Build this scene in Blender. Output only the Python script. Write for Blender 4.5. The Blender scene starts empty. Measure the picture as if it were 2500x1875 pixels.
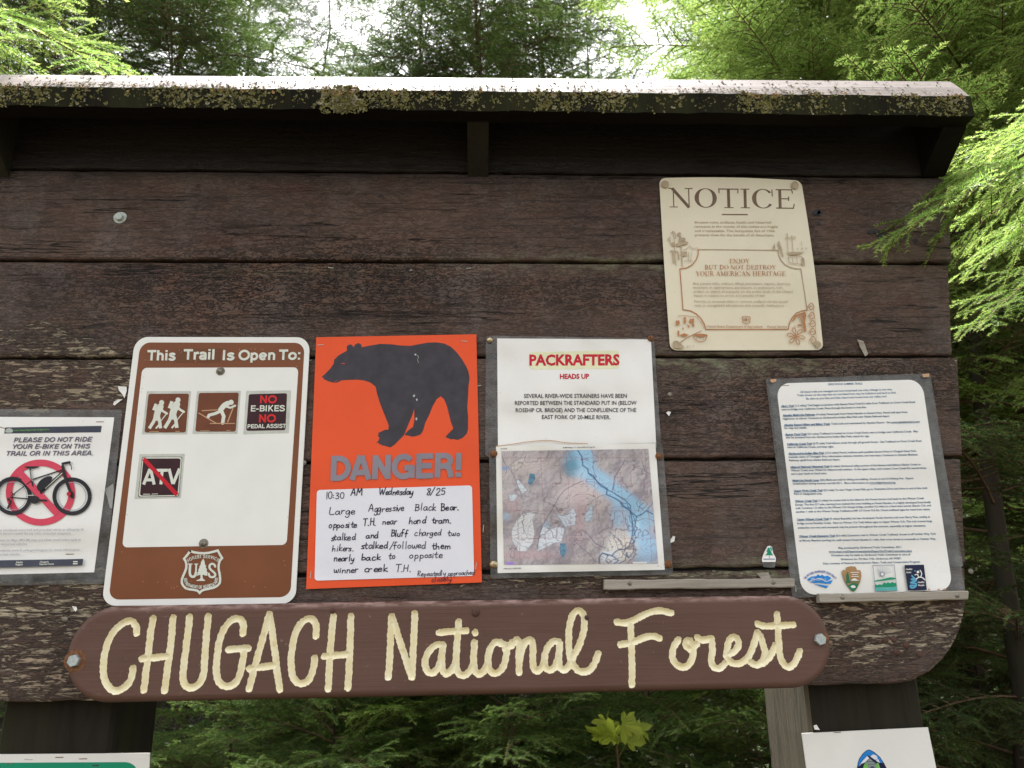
import bpy, bmesh, math, random
import numpy as np
from mathutils import Vector, Matrix
from mathutils.geometry import tessellate_polygon
SC = bpy.context.scene
COL = SC.collection
R = random.Random(7)
rad = math.radians
# ------------------------------------------------------------------ camera, world, sun, exposure
W, H = 2500.0, 1875.0
FOC, PITCH, YAW, ROLL, DIST, EYE = 1948.6, 0.2952, 0.04747, -0.01741, 1.3454, 1.5
_f = Vector((math.sin(YAW)*math.cos(PITCH), math.cos(YAW)*math.cos(PITCH), math.sin(PITCH)))
_r0 = Vector((math.cos(YAW), -math.sin(YAW), 0)); _u0 = _r0.cross(_f)
RT = math.cos(ROLL)*_r0 + math.sin(ROLL)*_u0; UP = -math.sin(ROLL)*_r0 + math.cos(ROLL)*_u0; FW = _f
cd = bpy.data.cameras.new('camera'); cam = bpy.data.objects.new('camera', cd); COL.objects.link(cam)
cd.sensor_width = 36; cd.lens = 36*FOC/W; cd.clip_start = 0.02; cd.clip_end = 500; cd.dof.use_dof = True; cd.dof.focus_distance = 1.36; cd.dof.aperture_fstop = 11
cam.matrix_world = Matrix.Translation((0, -DIST, EYE)) @ Matrix((RT, UP, -FW)).transposed().to_4x4()
SC.camera = cam
SUN_EL, SUN_AZ = rad(66), rad(351)          # azimuth clockwise from +Y: behind the viewer, to the left
wd = bpy.data.worlds.new('World'); SC.world = wd; wd.use_nodes = True
nt = wd.node_tree; bg = nt.nodes['Background']
sky = nt.nodes.new('ShaderNodeTexSky'); sky.sky_type = 'NISHITA'; sky.sun_disc = False
sky.sun_elevation = SUN_EL; sky.sun_rotation = SUN_AZ; sky.air_density = 1.0; sky.dust_density = 4.0
hs = nt.nodes.new('ShaderNodeHueSaturation'); hs.inputs['Saturation'].default_value = 0.12
nt.links.new(sky.outputs[0], hs.inputs['Color']); nt.links.new(hs.outputs[0], bg.inputs[0])
bg.inputs[1].default_value = 0.15
sl = bpy.data.lights.new('sun', 'SUN'); so = bpy.data.objects.new('sun', sl); COL.objects.link(so)
sl.energy = 5.0; sl.angle = rad(9); sl.color = (1.0, 0.97, 0.92)
sd = Vector((math.sin(SUN_AZ)*math.cos(SUN_EL), math.cos(SUN_AZ)*math.cos(SUN_EL), math.sin(SUN_EL)))
so.rotation_euler = sd.to_track_quat('Z', 'Y').to_euler()
SC.view_settings.view_transform = 'Standard'; SC.view_settings.look = 'None'
SC.view_settings.exposure = 1.72; SC.view_settings.gamma = 1; SC.view_settings.use_curve_mapping = False
SC.render.engine = 'CYCLES'
SC.cycles.max_bounces = 8; SC.cycles.transparent_max_bounces = 12; SC.cycles.transmission_bounces = 4
SC.cycles.use_denoising = True

# ------------------------------------------------------------------ geometry of the place
def ray(px, py):
    return FW + RT*((px-W/2)/FOC) - UP*((py-H/2)/FOC)
def P(px, py, y=0.0):
    """point of the vertical plane at depth y that the photograph shows at source pixel px, py"""
    d = ray(px, py); t = (y+DIST)/d.y
    return Vector((d.x*t, y, EYE+d.z*t))
def Z(x0, y0, s):
    return lambda pts: [(x0+x/s, y0+y/s) for x, y in pts]
Z1 = Z(0,0,1.765); Z2 = Z(1250,0,1.765); Z3 = Z(0,780,2.304); Z4 = Z(740,780,2.44); Z5 = Z(1160,800,2.514)
Z6 = Z(1580,400,3.318); Z7 = Z(1820,880,2.675); Z8 = Z(0,1420,1.7696); Z9 = Z(1250,1420,1.7696)
Zb = Z(0,980,3.607); Zc = Z(320,930,5.267); Zd = Z(420,1320,11.06); Ze = Z(1200,1070,5.027)
Zf = Z(1920,1360,5.53); Zi = Z(1940,1760,6.144); Zj = Z(0,1700,5.267); Zk = Z(320,820,5.027); Zl = Z(1840,1320,18.43)

# ------------------------------------------------------------------ materials
class NT:
    def __init__(s, name):
        s.m = bpy.data.materials.new(name); s.m.use_nodes = True; s.t = s.m.node_tree
        s.p = s.t.nodes['Principled BSDF']; s.out = s.t.nodes['Material Output']
    def n(s, typ, **kw):
        nd = s.t.nodes.new('ShaderNode'+typ)
        for k, v in kw.items():
            if k.startswith('_'): setattr(nd, k[1:], v)
        return nd
    def l(s, a, b): s.t.links.new(a, b)
    def v(s, sock, val):
        if isinstance(val, bpy.types.NodeSocket): s.l(val, sock)
        elif val is not None: sock.default_value = val
    def coord(s, scale=(1,1,1), loc=(0,0,0), src='Object'):
        tc = s.n('TexCoord'); mp = s.n('Mapping'); s.l(tc.outputs[src], mp.inputs[0])
        mp.inputs['Scale'].default_value = scale; mp.inputs['Location'].default_value = loc
        return mp.outputs[0]
    def noise(s, vec, scale=1, detail=4, rough=.55, dist=0):
        nd = s.n('TexNoise'); s.l(vec, nd.inputs['Vector']); nd.inputs['Scale'].default_value = scale
        nd.inputs['Detail'].default_value = detail; nd.inputs['Roughness'].default_value = rough
        nd.inputs['Distortion'].default_value = dist
        return nd.outputs[0]
    def math(s, op, a, b=0.5, c=None, clamp=False):
        nd = s.n('Math'); nd.operation = op; nd.use_clamp = clamp; s.v(nd.inputs[0], a); s.v(nd.inputs[1], b)
        if c is not None: s.v(nd.inputs[2], c)
        return nd.outputs[0]
    def rng(s, a, lo, hi, o0=0., o1=1.):
        nd = s.n('MapRange'); s.v(nd.inputs[0], a); nd.inputs[1].default_value = lo; nd.inputs[2].default_value = hi
        nd.inputs[3].default_value = o0; nd.inputs[4].default_value = o1
        return nd.outputs[0]
    def mix(s, fac, a, b, mode='MIX'):
        nd = s.n('Mix'); nd.data_type = 'RGBA'; nd.blend_type = mode; s.v(nd.inputs[0], fac)
        for i, c in ((6, a), (7, b)):
            s.v(nd.inputs[i], (*c, 1) if isinstance(c, tuple) and len(c) == 3 else c)
        return nd.outputs[2]
    def attr(s, name):
        nd = s.n('Attribute'); nd.attribute_name = name; return nd
    def bump(s, h, strength=.5, dist=.002, prev=None):
        nd = s.n('Bump'); s.l(h, nd.inputs['Height']); nd.inputs['Strength'].default_value = strength
        nd.inputs['Distance'].default_value = dist
        if prev is not None: s.l(prev, nd.inputs['Normal'])
        return nd.outputs[0]
    def rand(s):
        return s.n('ObjectInfo').outputs['Random']
    def fin(s, col=None, rough=None, normal=None, **kw):
        if col is not None: s.v(s.p.inputs['Base Color'], (*col, 1) if isinstance(col, tuple) and len(col) == 3 else col)
        s.v(s.p.inputs['Roughness'], rough)
        if normal is not None: s.l(normal, s.p.inputs['Normal'])
        for k, v in kw.items(): s.v(s.p.inputs[k.replace('_', ' ')], v)
        return s.m

def flat(name, col, rough=.55, var=.12, scale=60, **kw):
    """a plain print or paint with slight uneven fading and fine relief"""
    a = NT(name); v = a.coord()
    n = a.noise(v, scale, 5); f = a.rng(n, .3, .7, 1-var, 1+var)
    c = a.n('HueSaturation'); c.inputs['Color'].default_value = (*col, 1); a.l(f, c.inputs['Value'])
    kw.setdefault('Specular IOR Level', .22)
    return a.fin(c.outputs[0], rough, **kw)

def m_plank():
    a = NT('peeling_brown_paint')
    oi = a.n('ObjectInfo'); tc = a.n('TexCoord')
    off = a.n('CombineXYZ'); a.l(a.math('MULTIPLY', oi.outputs['Random'], 37.), off.inputs[0]); a.l(a.math('MULTIPLY', oi.outputs['Random'], 11.), off.inputs[2])
    ad = a.n('VectorMath'); ad.operation = 'ADD'; a.l(tc.outputs['Object'], ad.inputs[0]); a.l(off.outputs[0], ad.inputs[1])
    base = ad.outputs[0]
    def mp(sc):
        m = a.n('Mapping'); a.l(base, m.inputs[0]); m.inputs['Scale'].default_value = sc; return m.outputs[0]
    wear = a.attr('wear').outputs['Fac']; alig = a.attr('crackle').outputs['Fac']
    fibre = a.noise(mp((5, 5, 220)), 1, 6, .7, .6)
    fibre2 = a.noise(mp((2.2, 3, 55)), 1, 5, .6, 1.2)
    wav = a.n('TexWave'); wav.bands_direction = 'Z'; a.l(mp((.35, 1, 1)), wav.inputs[0]); wav.inputs['Scale'].default_value = 26
    wav.inputs['Distortion'].default_value = 7; wav.inputs['Detail'].default_value = 3; wav.inputs['Detail Scale'].default_value = 1.2
    flake = a.noise(mp((34, 24, 170)), 1, 8, .72, .6)
    flake_b = a.noise(mp((9, 9, 26)), 1, 5, .6)
    thr = a.math('SUBTRACT', .80, a.math('MULTIPLY', a.math('MINIMUM', wear, 1.1), .30))
    fsum = a.math('ADD', a.math('MULTIPLY', flake, .78), a.math('MULTIPLY', flake_b, .22))
    peel = a.math('MULTIPLY', a.math('SUBTRACT', fsum, thr), 22., clamp=True)
    peelin = a.math('MULTIPLY', a.math('SUBTRACT', fsum, a.math('ADD', thr, .02)), 14., clamp=True)
    # crackled paint chips
    vo = a.n('TexVoronoi'); vo.feature = 'DISTANCE_TO_EDGE'
    wv = a.n('VectorMath'); wv.operation = 'ADD'; a.l(mp((34, 30, 85)), wv.inputs[0])
    nn = a.n('TexNoise'); a.l(mp((12, 12, 30)), nn.inputs[0]); nn.inputs['Detail'].default_value = 4
    sc2 = a.n('VectorMath'); sc2.operation = 'SCALE'; a.l(nn.outputs['Color'], sc2.inputs[0]); sc2.inputs['Scale'].default_value = 3.
    a.l(sc2.outputs[0], wv.inputs[1]); a.l(wv.outputs[0], vo.inputs['Vector']); vo.inputs['Scale'].default_value = 1
    crack = a.math('MULTIPLY', a.rng(vo.outputs['Distance'], .0, .10, 1, 0), alig)
    vc = a.n('TexVoronoi'); a.l(wv.outputs[0], vc.inputs['Vector']); vc.inputs['Scale'].default_value = 1
    chip = a.math('MULTIPLY', a.rng(vc.outputs['Distance'], 0, .6, 1, 0), alig)
    blot = a.noise(mp((3, 3, 9)), 1, 4, .6)
    red = a.noise(mp((5, 5, 16)), 1.3, 4, .6)
    paint = a.mix(a.rng(blot, .3, .7), (.052, .031, .023), (.122, .075, .055))
    paint = a.mix(a.math('MULTIPLY', a.rng(red, .56, .74), .75), paint, (.092, .036, .024))
    paint = a.mix(a.math('MULTIPLY', a.rng(a.noise(mp((9, 9, 3)), 1, 5, .65), .50, .75), .5), paint, (.17, .145, .135))
    paint = a.mix(a.math('MULTIPLY', a.math('MULTIPLY', alig, a.rng(a.noise(mp((14, 14, 40)), 1, 4), .48, .7)), .8), paint, (.16, .075, .045))
    paint = a.mix(a.math('MULTIPLY', a.rng(fibre, .53, .66), .8), paint, (.018, .012, .010))
    fleck = a.noise(mp((70, 50, 260)), 1, 6, .75, .4)
    paint = a.mix(a.math('MULTIPLY', a.rng(fleck, .56, .68), .5), paint, (.15, .115, .095))
    paint = a.mix(a.math('MULTIPLY', a.rng(a.noise(mp((16, 12, 60)), 1, 7, .75, .5), .54, .62), .5), paint, (.020, .013, .011))
    paint = a.mix(crack, paint, (.015, .010, .009))
    ck = a.math('ABSOLUTE', a.math('SUBTRACT', a.noise(mp((1.1, 1, 26)), 1, 5, .6, .3), .5)); ckm = a.math('MULTIPLY', a.rng(ck, .002, .007, 1, 0), a.rng(a.noise(mp((3, 3, 8)), 1, 3), .48, .56))
    paint = a.mix(ckm, paint, (.008, .006, .005))
    wood = a.mix(a.rng(fibre2, .3, .7), (.25, .20, .135), (.50, .43, .31))
    wood = a.mix(a.rng(a.noise(mp((4, 4, 12)), 1, 4), .45, .7), wood, (.34, .24, .17))
    wood = a.mix(a.math('MULTIPLY', a.rng(fibre, .5, .66), .7), wood, (.075, .055, .042))
    col = a.mix(peelin, paint, wood)
    edge = a.math('MULTIPLY', peel, a.math('SUBTRACT', 1., peelin))
    col = a.mix(a.math('MULTIPLY', edge, .75), col, (.03, .022, .018))
    col = a.mix(a.attr('painted_shade').outputs['Fac'], col, (.0055, .0045, .004)); al = a.attr('algae').outputs['Fac']  # shade under the roof overhang, put into the plank colour
    col = a.mix(a.math('MULTIPLY', al, a.rng(a.noise(mp((30, 30, 70)), 1, 5), .42, .6)), col, (.20, .20, .12))
    # knots and nail-sized dark holes
    vk = a.n('TexVoronoi'); a.l(mp((9, 9, 14)), vk.inputs['Vector']); vk.inputs['Scale'].default_value = 1
    kn = a.math('MULTIPLY', a.rng(vk.outputs['Distance'], .03, .075, 1, 0), a.math('GREATER_THAN', a.n('SeparateColor').outputs[0], .5))
    h = a.math('ADD', a.math('MULTIPLY', fibre, .5), a.math('MULTIPLY', fibre2, .4))
    h = a.math('ADD', h, a.math('MULTIPLY', wav.outputs['Fac'], .10))
    h = a.math('SUBTRACT', h, a.math('MULTIPLY', peel, .55)); h = a.math('SUBTRACT', h, a.math('MULTIPLY', crack, 1.1)); h = a.math('ADD', h, a.math('MULTIPLY', chip, .9))
    h = a.math('ADD', h, a.math('MULTIPLY', fleck, .5)); h = a.math('SUBTRACT', h, a.math('MULTIPLY', ckm, 1.2)); nb = a.bump(h, 1.0, .0026)
    rough = a.rng(blot, .3, .7, .5, .66)
    rough = a.math('ADD', rough, a.math('MULTIPLY', peelin, .35))
    return a.fin(col, rough, nb, **{'Specular IOR Level': .34})

def m_wood(name, c1, c2, c3, scale=(3, 3, 90), bs=.6, rough=.8, crack=.6):
    a = NT(name); oi = a.rand()
    v = a.coord(scale); f = a.noise(v, 1, 6, .7, .8); g = a.noise(a.coord(tuple(x*.22 for x in scale)), 1, 4, .6)
    c = a.mix(a.rng(f, .3, .7), c1, c2); c = a.mix(a.math('MULTIPLY', a.rng(g, .4, .7), .7), c, c3)
    c = a.mix(a.math('MULTIPLY', a.rng(f, .58, .7), crack), c, tuple(x*.25 for x in c1))
    return a.fin(c, rough, a.bump(f, bs, .003), **{'Specular IOR Level': .08 if c1[0] < .05 else .3})

def m_sign():
    a = NT('sign_brown_paint')
    g = a.noise(a.coord((4, 4, 160)), 1, 6, .7, .5); b = a.noise(a.coord((6, 6, 14)), 1, 4)
    d = a.noise(a.coord((70, 70, 90)), 1, 5, .65)
    c = a.mix(a.rng(b, .3, .7), (.098, .050, .036), (.128, .067, .050))
    c = a.mix(a.math('MULTIPLY', a.rng(g, .55, .75), .4), c, (.06, .025, .02))
    c = a.mix(a.math('MULTIPLY', a.rng(d, .66, .72), .5), c, (.25, .17, .14))
    top = a.attr('wear').outputs['Fac']
    c = a.mix(a.math('MULTIPLY', top, a.rng(a.noise(a.coord((30, 30, 120)), 1, 5, .65), .42, .62)), c, (.36, .24, .21))  # pale top edge: wear plus overhead light put into the colour
    lo = a.noise(a.coord((3, 3, 7)), 1, 3)
    return a.fin(c, a.rng(b, .3, .7, .5, .62), a.bump(lo, .25, .004, a.bump(g, .5, .0016)), **{'Specular IOR Level': .3})
def m_cream():
    a = NT('cream_letter_paint')
    b = a.noise(a.coord((25, 25, 60)), 1, 6, .6)
    c = a.mix(a.rng(b, .35, .7), (.80, .71, .45), (.86, .81, .60)); 
    c = a.mix(a.math('MULTIPLY', a.rng(a.noise(a.coord((90, 90, 140)), 1, 5), .6, .75), .45), c, (.38, .29, .16))
    return a.fin(c, .55, a.bump(b, .5, .0006))

def m_paper(name, col, rough=.4, stain=None, wr=.25, coat=0.0):
    a = NT(name); v = a.coord()
    n = a.noise(v, 9, 4, .55, .4); f = a.noise(v, 160, 3)
    c = a.mix(a.rng(n, .35, .7), col, tuple(x*.93 for x in col))
    c = a.mix(a.rng(a.noise(v, 320, 2), .70, .76, 0, .5), c, (.35, .30, .22))
    if stain:
        c = a.mix(a.math('MULTIPLY', a.rng(a.noise(v, 5, 6, .6), .5, .75), .6), c, stain)
    return a.fin(c, rough, a.bump(n, wr, .004, a.bump(f, .08, .0005)), **{'Coat Weight': coat, 'Coat Roughness': .12})

def m_laminate():
    a = NT('clear_laminate'); v = a.coord()
    n = a.noise(v, 40, 5, .6); w = a.noise(v, 7, 3)
    return a.fin(a.mix(a.rng(n, .35, .7), (.13, .13, .125), (.20, .205, .20)), .16, a.bump(w, .5, .005), Alpha=a.rng(n, .3, .7, .34, .58))

def m_metal(name, col, rough=.4, rust=None, metallic=.9):
    a = NT(name); v = a.coord(); n = a.noise(v, 260, 5, .6)
    c = a.mix(a.rng(n, .35, .65), col, rust or tuple(x*.6 for x in col))
    return a.fin(c, rough, a.bump(n, .4, .0006), Metallic=metallic)

def m_vcol(name, attr='print', rough=.45):
    a = NT(name); return a.fin(a.attr(attr).outputs['Color'], rough)

def m_needle(name, dark, mid, tip, trans=.35, sat=1.0):
    a = NT(name); at = a.attr('tip').outputs['Fac']; oi = a.rand()
    geo = a.n('NewGeometry'); n = a.n('TexNoise'); a.l(geo.outputs['Position'], n.inputs['Vector']); n.inputs['Scale'].default_value = 2.2; n.inputs['Detail'].default_value = 3
    f = a.math('ADD', a.rng(n.outputs[0], .35, .65, 0, .6), a.math('MULTIPLY', oi, .4))
    c = a.mix(f, dark, mid); c = a.mix(at, c, tip)
    a.fin(c, .42, **{'Specular IOR Level': .35})
    tr = a.n('BsdfTranslucent'); a.l(c, tr.inputs[0]); ms = a.n('MixShader'); ms.inputs[0].default_value = trans
    a.l(a.p.outputs[0], ms.inputs[1]); a.l(tr.outputs[0], ms.inputs[2]); a.l(ms.outputs[0], a.out.inputs[0])
    return a.m

M = dict(
    plank=m_plank(), sign=m_sign(), cream=m_cream(),
    roof=m_wood('weathered_roof_wood', (.15, .125, .115), (.25, .21, .20), (.15, .10, .075), (3, 60, 60), .5, .6, .4),
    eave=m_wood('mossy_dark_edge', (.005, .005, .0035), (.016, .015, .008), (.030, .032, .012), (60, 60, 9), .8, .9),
    under=m_wood('shade_deepened_brown_underside', (.007, .005, .004), (.012, .009, .008), (.009, .008, .006), (3, 40, 60), .5, .8),  # brown deepened so the overhang's shade is part of the colour
    post=m_wood('dark_stained_post', (.016, .014, .011), (.032, .027, .021), (.034, .036, .016), (45, 45, 3), .7, .85),
    postside=m_wood('lit_weathered_grey_wood', (.085, .068, .048), (.19, .16, .115), (.04, .045, .025), (45, 45, 5), 1.0, .9, .9),
    batten=m_wood('grey_weathered_batten', (.27, .24, .20), (.46, .42, .36), (.20, .17, .13), (5, 40, 130), .7, .85),
    white_metal=flat('white_sign_enamel', (.78, .78, .745), .3, .03, 20), brown=flat('sign_brown_print', (.19, .064, .024), .38, .1, 12),
    brown2=flat('patch_brown', (.15, .058, .024), .5, .1, 30), maroon=flat('dark_maroon_print', (.035, .008, .012), .4, .2, 30),
    stick=flat('grey_sticker_margin', (.52, .53, .48), .4), stickbrown=flat('sticker_brown', (.15, .045, .018), .4, .12, 40), glyph=flat('pale_print', (.66, .68, .60), .4, .06, 50),
    tan=flat('tan_print', (.50, .30, .17), .45), red=flat('red_print', (.62, .02, .02), .4), red2=flat('slash_red', (.50, .008, .02), .4),
    orange=flat('orange_poster_ink', (.76, .085, .018), .33, .06, 8), bear=flat('bear_dark_ink', (.042, .036, .046), .32, .25, 45),
    dgrey=flat('grey_letter_ink', (.24, .22, .26), .4, .1, 14), notewhite=m_paper('note_panel_white', (.76, .76, .82), .35),
    ink=flat('marker_ink', (.014, .012, .04), .5, .5, 120), black=flat('black_ink', (.02, .02, .025), .45), dbrown=flat('grime_brown', (.10, .07, .04), .8),
    paper=m_paper('white_paper', (.79, .78, .745), .38, (.66, .62, .50), .5, .25), paper2=m_paper('white_laminated_paper', (.79, .78, .745), .3, None, .45, .5),
    crimson=flat('crimson_ink', (.52, .01, .035), .4), hilite=flat('yellow_highlight', (.74, .745, .50), .45, .06), text=flat('printed_text', (.05, .04, .06), .45),
    ebike=flat('ebike_text_ink', (.10, .09, .14), .4), ered=flat('ebike_red_ring', (.62, .055, .10), .35, .08), small=flat('small_grey_text', (.36, .36, .40), .4), band=flat('footer_band', (.05, .055, .08), .35),
    notice=m_paper('aged_cream_enamel', (.74, .67, .51), .42, (.62, .56, .40), .12), n1=flat('faded_brown_ink', (.16, .105, .065), .5, .25, 60), n2=flat('faded_tan_ink', (.42, .33, .22), .5, .2, 60), n3=flat('faded_orange_ink', (.44, .20, .085), .5, .2, 60),
    ltext=flat('blue_grey_text', (.08, .15, .24), .45), lbold=flat('blue_bold_text', (.04, .13, .27), .45),
    green=flat('green_print', (.008, .26, .14), .35, .06, 10), lgreen=flat('dark_green_print', (.02, .17, .09), .4), blue=flat('blue_print', (.02, .22, .62), .4), dblue=flat('deep_blue_print', (.02, .06, .35), .4), lblue=flat('light_blue_print', (.10, .36, .55), .4), navy=flat('navy_print', (.008, .012, .045), .4),
    mud=flat('arrowhead_brown', (.36, .21, .09), .45), olive=flat('olive_print', (.16, .17, .07), .45), grey=flat('grey_print', (.30, .33, .40), .45), grey2=flat('stone_grey_print', (.24, .29, .28), .45), teal=flat('teal_print', (.10, .42, .40), .45), lime=flat('lime_print', (.17, .45, .10), .45),
    lam=m_laminate(), brass=m_metal('brass_tack', (.62, .50, .30), .3, (.3, .25, .17)), rust=m_metal('rusty_steel', (.26, .12, .05), .8, (.12, .05, .025), .3), steel=m_metal('galvanised_bolt', (.50, .55, .54), .45, (.34, .38, .38), .55), dull=m_metal('dull_steel', (.30, .28, .24), .5, (.12, .10, .08), .6),
    pale=m_metal('pale_oxidised_metal', (.50, .54, .50), .6, (.36, .42, .38), .2), rnail=m_metal('rust_painted_nail', (.10, .042, .03), .75, (.05, .024, .017), .1),
    lich=flat('olive_lichen', (.15, .14, .048), .9, .4, 90), lich2=flat('orange_lichen', (.32, .19, .08), .9, .35, 90), lich3=flat('pale_lichen', (.24, .22, .14), .9, .3, 90),
    needle=m_needle('hemlock_needles', (.055, .120, .028), (.115, .21, .045), (.30, .40, .09), .55), needle_d=m_needle('shade_tinted_hemlock_needles', (.030, .066, .018), (.066, .125, .030), (.18, .25, .06), .5), needle_b=m_needle('sunlit_tinted_hemlock_needles', (.19, .34, .065), (.36, .52, .12), (.58, .68, .20), .64),  # tones of one needle: sunlight and shade put into the colour
    leaf=m_needle('yellow_green_leaf', (.34, .42, .05), (.48, .55, .08), (.6, .64, .07), .6), under_leaf=m_needle('undergrowth_leaf', (.03, .07, .015), (.08, .15, .03), (.12, .2, .04), .3), dead=flat('brown_dead_needles', (.28, .13, .06), .8),
    bark=m_wood('hemlock_bark', (.030, .022, .017), (.070, .053, .042), (.04, .045, .026), (30, 30, 5), .9, .9), twig=flat('twig_bark', (.13, .08, .045), .8, .3), soil=flat('forest_floor', (.05, .042, .025), .95, .4, 4),
    mapv=m_vcol('topographic_map_print'))

# ------------------------------------------------------------------ objects
def tag(o, label=None, cat=None, group=None, kind=None):
    for k, v in (('label', label), ('category', cat), ('group', group), ('kind', kind)):
        if v: o[k] = v
    return o
def thing(name, label, cat, loc, group=None):
    o = bpy.data.objects.new(name, None); COL.objects.link(o); o.location = loc; o.empty_display_size = .05
    return tag(o, label, cat, group)
def link(o, parent=None):
    COL.objects.link(o)
    if parent is not None:
        o.parent = parent
        if parent.type == 'EMPTY': o.matrix_parent_inverse = Matrix.Translation(-parent.location)
    return o
class MB:
    def __init__(s): s.v = []; s.f = []; s.mi = []; s.cur = 0
    def quad(s, *p): n = len(s.v); s.v += [tuple(q) for q in p]; s.f.append(tuple(range(n, n+len(p)))); s.mi.append(s.cur)
    def add(s, vs, fs):
        n = len(s.v); s.v += [tuple(q) for q in vs]; s.f += [tuple(n+i for i in f) for f in fs]; s.mi += [s.cur]*len(fs)
    def box(s, a, b):
        (x0, y0, z0), (x1, y1, z1) = a, b
        vs = [(x, y, z) for x in (x0, x1) for y in (y0, y1) for z in (z0, z1)]
        s.add(vs, [(0,1,3,2),(4,6,7,5),(0,4,5,1),(2,3,7,6),(0,2,6,4),(1,5,7,3)])
    def build(s, name, mats, parent=None, smooth=False, attrs=None):
        me = bpy.data.meshes.new(name); me.from_pydata(s.v, [], s.f)
        for m in (mats if isinstance(mats, (list, tuple)) else [mats]): me.materials.append(m)
        if any(s.mi): me.polygons.foreach_set('material_index', s.mi)
        if smooth: me.polygons.foreach_set('use_smooth', [True]*len(s.f))
        for k, vals in (attrs or {}).items():
            at = me.attributes.new(k, 'FLOAT', 'POINT'); at.data.foreach_set('value', vals)
        me.update()
        return link(bpy.data.objects.new(name, me), parent)

def catmull(pts, n=6, closed=False):
    if len(pts) < 3: return list(pts)
    out = []; m = len(pts)
    for i in range(m if closed else m-1):
        g = (lambda k: pts[k % m]) if closed else (lambda k: pts[min(max(k, 0), m-1)])
        p0, p1, p2, p3 = g(i-1), g(i), g(i+1), g(i+2)
        for j in range(n):
            t = j/n
            out.append(tuple(.5*((2*p1[k])+(-p0[k]+p2[k])*t+(2*p0[k]-5*p1[k]+4*p2[k]-p3[k])*t*t+(-p0[k]+3*p1[k]-3*p2[k]+p3[k])*t**3) for k in (0, 1)))
    if not closed: out.append(tuple(pts[-1]))
    return out

class Sheet:
    """a sheet or plate on the board: d(px,py) metres it stands proud of the planks; prints are laid on it"""
    def __init__(s, root, d): s.root = root; s.d = d if callable(d) else (lambda x, y: d); s.k = 0
    def at(s, px, py, lift=0.0): return P(px, py, -(s.d(px, py)+lift))
    def lay(s): s.k += 1; return .00026*s.k
def bil(c, u, v):
    (a, b, cc, d) = c
    return ((a[0]*(1-u)+b[0]*u)*(1-v)+(d[0]*(1-u)+cc[0]*u)*v, (a[1]*(1-u)+b[1]*u)*(1-v)+(d[1]*(1-u)+cc[1]*u)*v)
def plate(sh, name, corners, mat, ru=0, rv=0, nu=10, nv=10, thick=.0004, lift=None, parent=None, bow=None, smooth=True, label=None):
    """rounded rectangle following the sheet's surface, with a real edge"""
    lift = sh.lay() if lift is None else lift
    vs = [i/nv for i in range(nv+1)]
    if rv > 0:
        cc = [rv*(1-math.cos(k*math.pi/2/7)) for k in range(7)]
        vs = cc+[rv+(1-2*rv)*i/nv for i in range(nv+1)]+[1-x for x in reversed(cc)]
    b = MB(); rows = []
    for v in vs:
        e = min(v, 1-v); ins = 0
        if rv > 0 and e < rv: ins = ru*(1-math.sqrt(max(0, 1-((rv-e)/rv)**2)))
        row = []
        for i in range(nu+1):
            u = ins+(1-2*ins)*i/nu; x, y = bil(corners, u, v)
            if bow: x, y = bow(u, v, x, y)
            row.append(sh.at(x, y, lift))
        rows.append(row)
    n = nu+1
    b.v = [tuple(p) for r in rows for p in r]; m = len(rows)
    b.f = [(j*n+i, (j+1)*n+i, (j+1)*n+i+1, j*n+i+1) for j in range(m-1) for i in range(nu)]
    loop = [i for i in range(n)]+[j*n+nu for j in range(1, m)]+[(m-1)*n+i for i in range(nu-1, -1, -1)]+[j*n for j in range(m-2, 0, -1)]
    base = len(b.v); b.v += [(b.v[i][0], b.v[i][1]+thick, b.v[i][2]) for i in loop]
    for k in range(len(loop)):
        k2 = (k+1) % len(loop); b.f.append((loop[k], loop[k2], base+k2, base+k))
    b.mi = [0]*len(b.f)
    o = b.build(name, mat, parent or sh.root)
    if label: o['label'] = label
    return o
def fill(sh, b, pts, lift):
    v3 = [sh.at(x, y, lift) for x, y in pts]
    tris = tessellate_polygon([[Vector((x, y, 0)) for x, y in pts]])
    b.add(v3, [tuple(t) for t in tris])
def strokes(sh, b, pts, w, lift, round_=True, w2=None):
    """a band of width w (source pixels) along pts"""
    pts = [p for i, p in enumerate(pts) if i == 0 or (abs(p[0]-pts[i-1][0])+abs(p[1]-pts[i-1][1])) > 1e-6]
    if len(pts) < 2: return
    L = []; Rr = []; m = len(pts)
    for i, (x, y) in enumerate(pts):
        a = pts[max(i-1, 0)]; c = pts[min(i+1, m-1)]
        d1 = (x-a[0], y-a[1]); d2 = (c[0]-x, c[1]-y)
        def nrm(d):
            l = math.hypot(*d); return (d[0]/l, d[1]/l) if l > 1e-9 else None
        n1, n2 = nrm(d1), nrm(d2); n1 = n1 or n2; n2 = n2 or n1
        t = (n1[0]+n2[0], n1[1]+n2[1]); l = math.hypot(*t) or 1; t = (t[0]/l, t[1]/l)
        cs = max(.5, t[0]*n1[0]+t[1]*n1[1]); hw = (w if w2 is None else w+(w2-w)*i/(m-1))/2/cs
        L.append((x-t[1]*hw, y+t[0]*hw)); Rr.append((x+t[1]*hw, y-t[0]*hw))
    b.add([sh.at(*p, lift) for p in L+Rr], [(i, i+1, m+i+1, m+i) for i in range(m-1)])
    if round_:
        for (x, y), (a, c), hw in ((pts[0], pts[1], w/2), (pts[-1], pts[-2], (w2 or w)/2)):
            ang = math.atan2(y-c, x-a); arc = [(x+hw*math.cos(ang+q), y+hw*math.sin(ang+q)) for q in [(-90+30*k)*math.pi/180 for k in range(7)]]
            b.add([sh.at(*p, lift) for p in arc], [tuple(range(7))])
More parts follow.
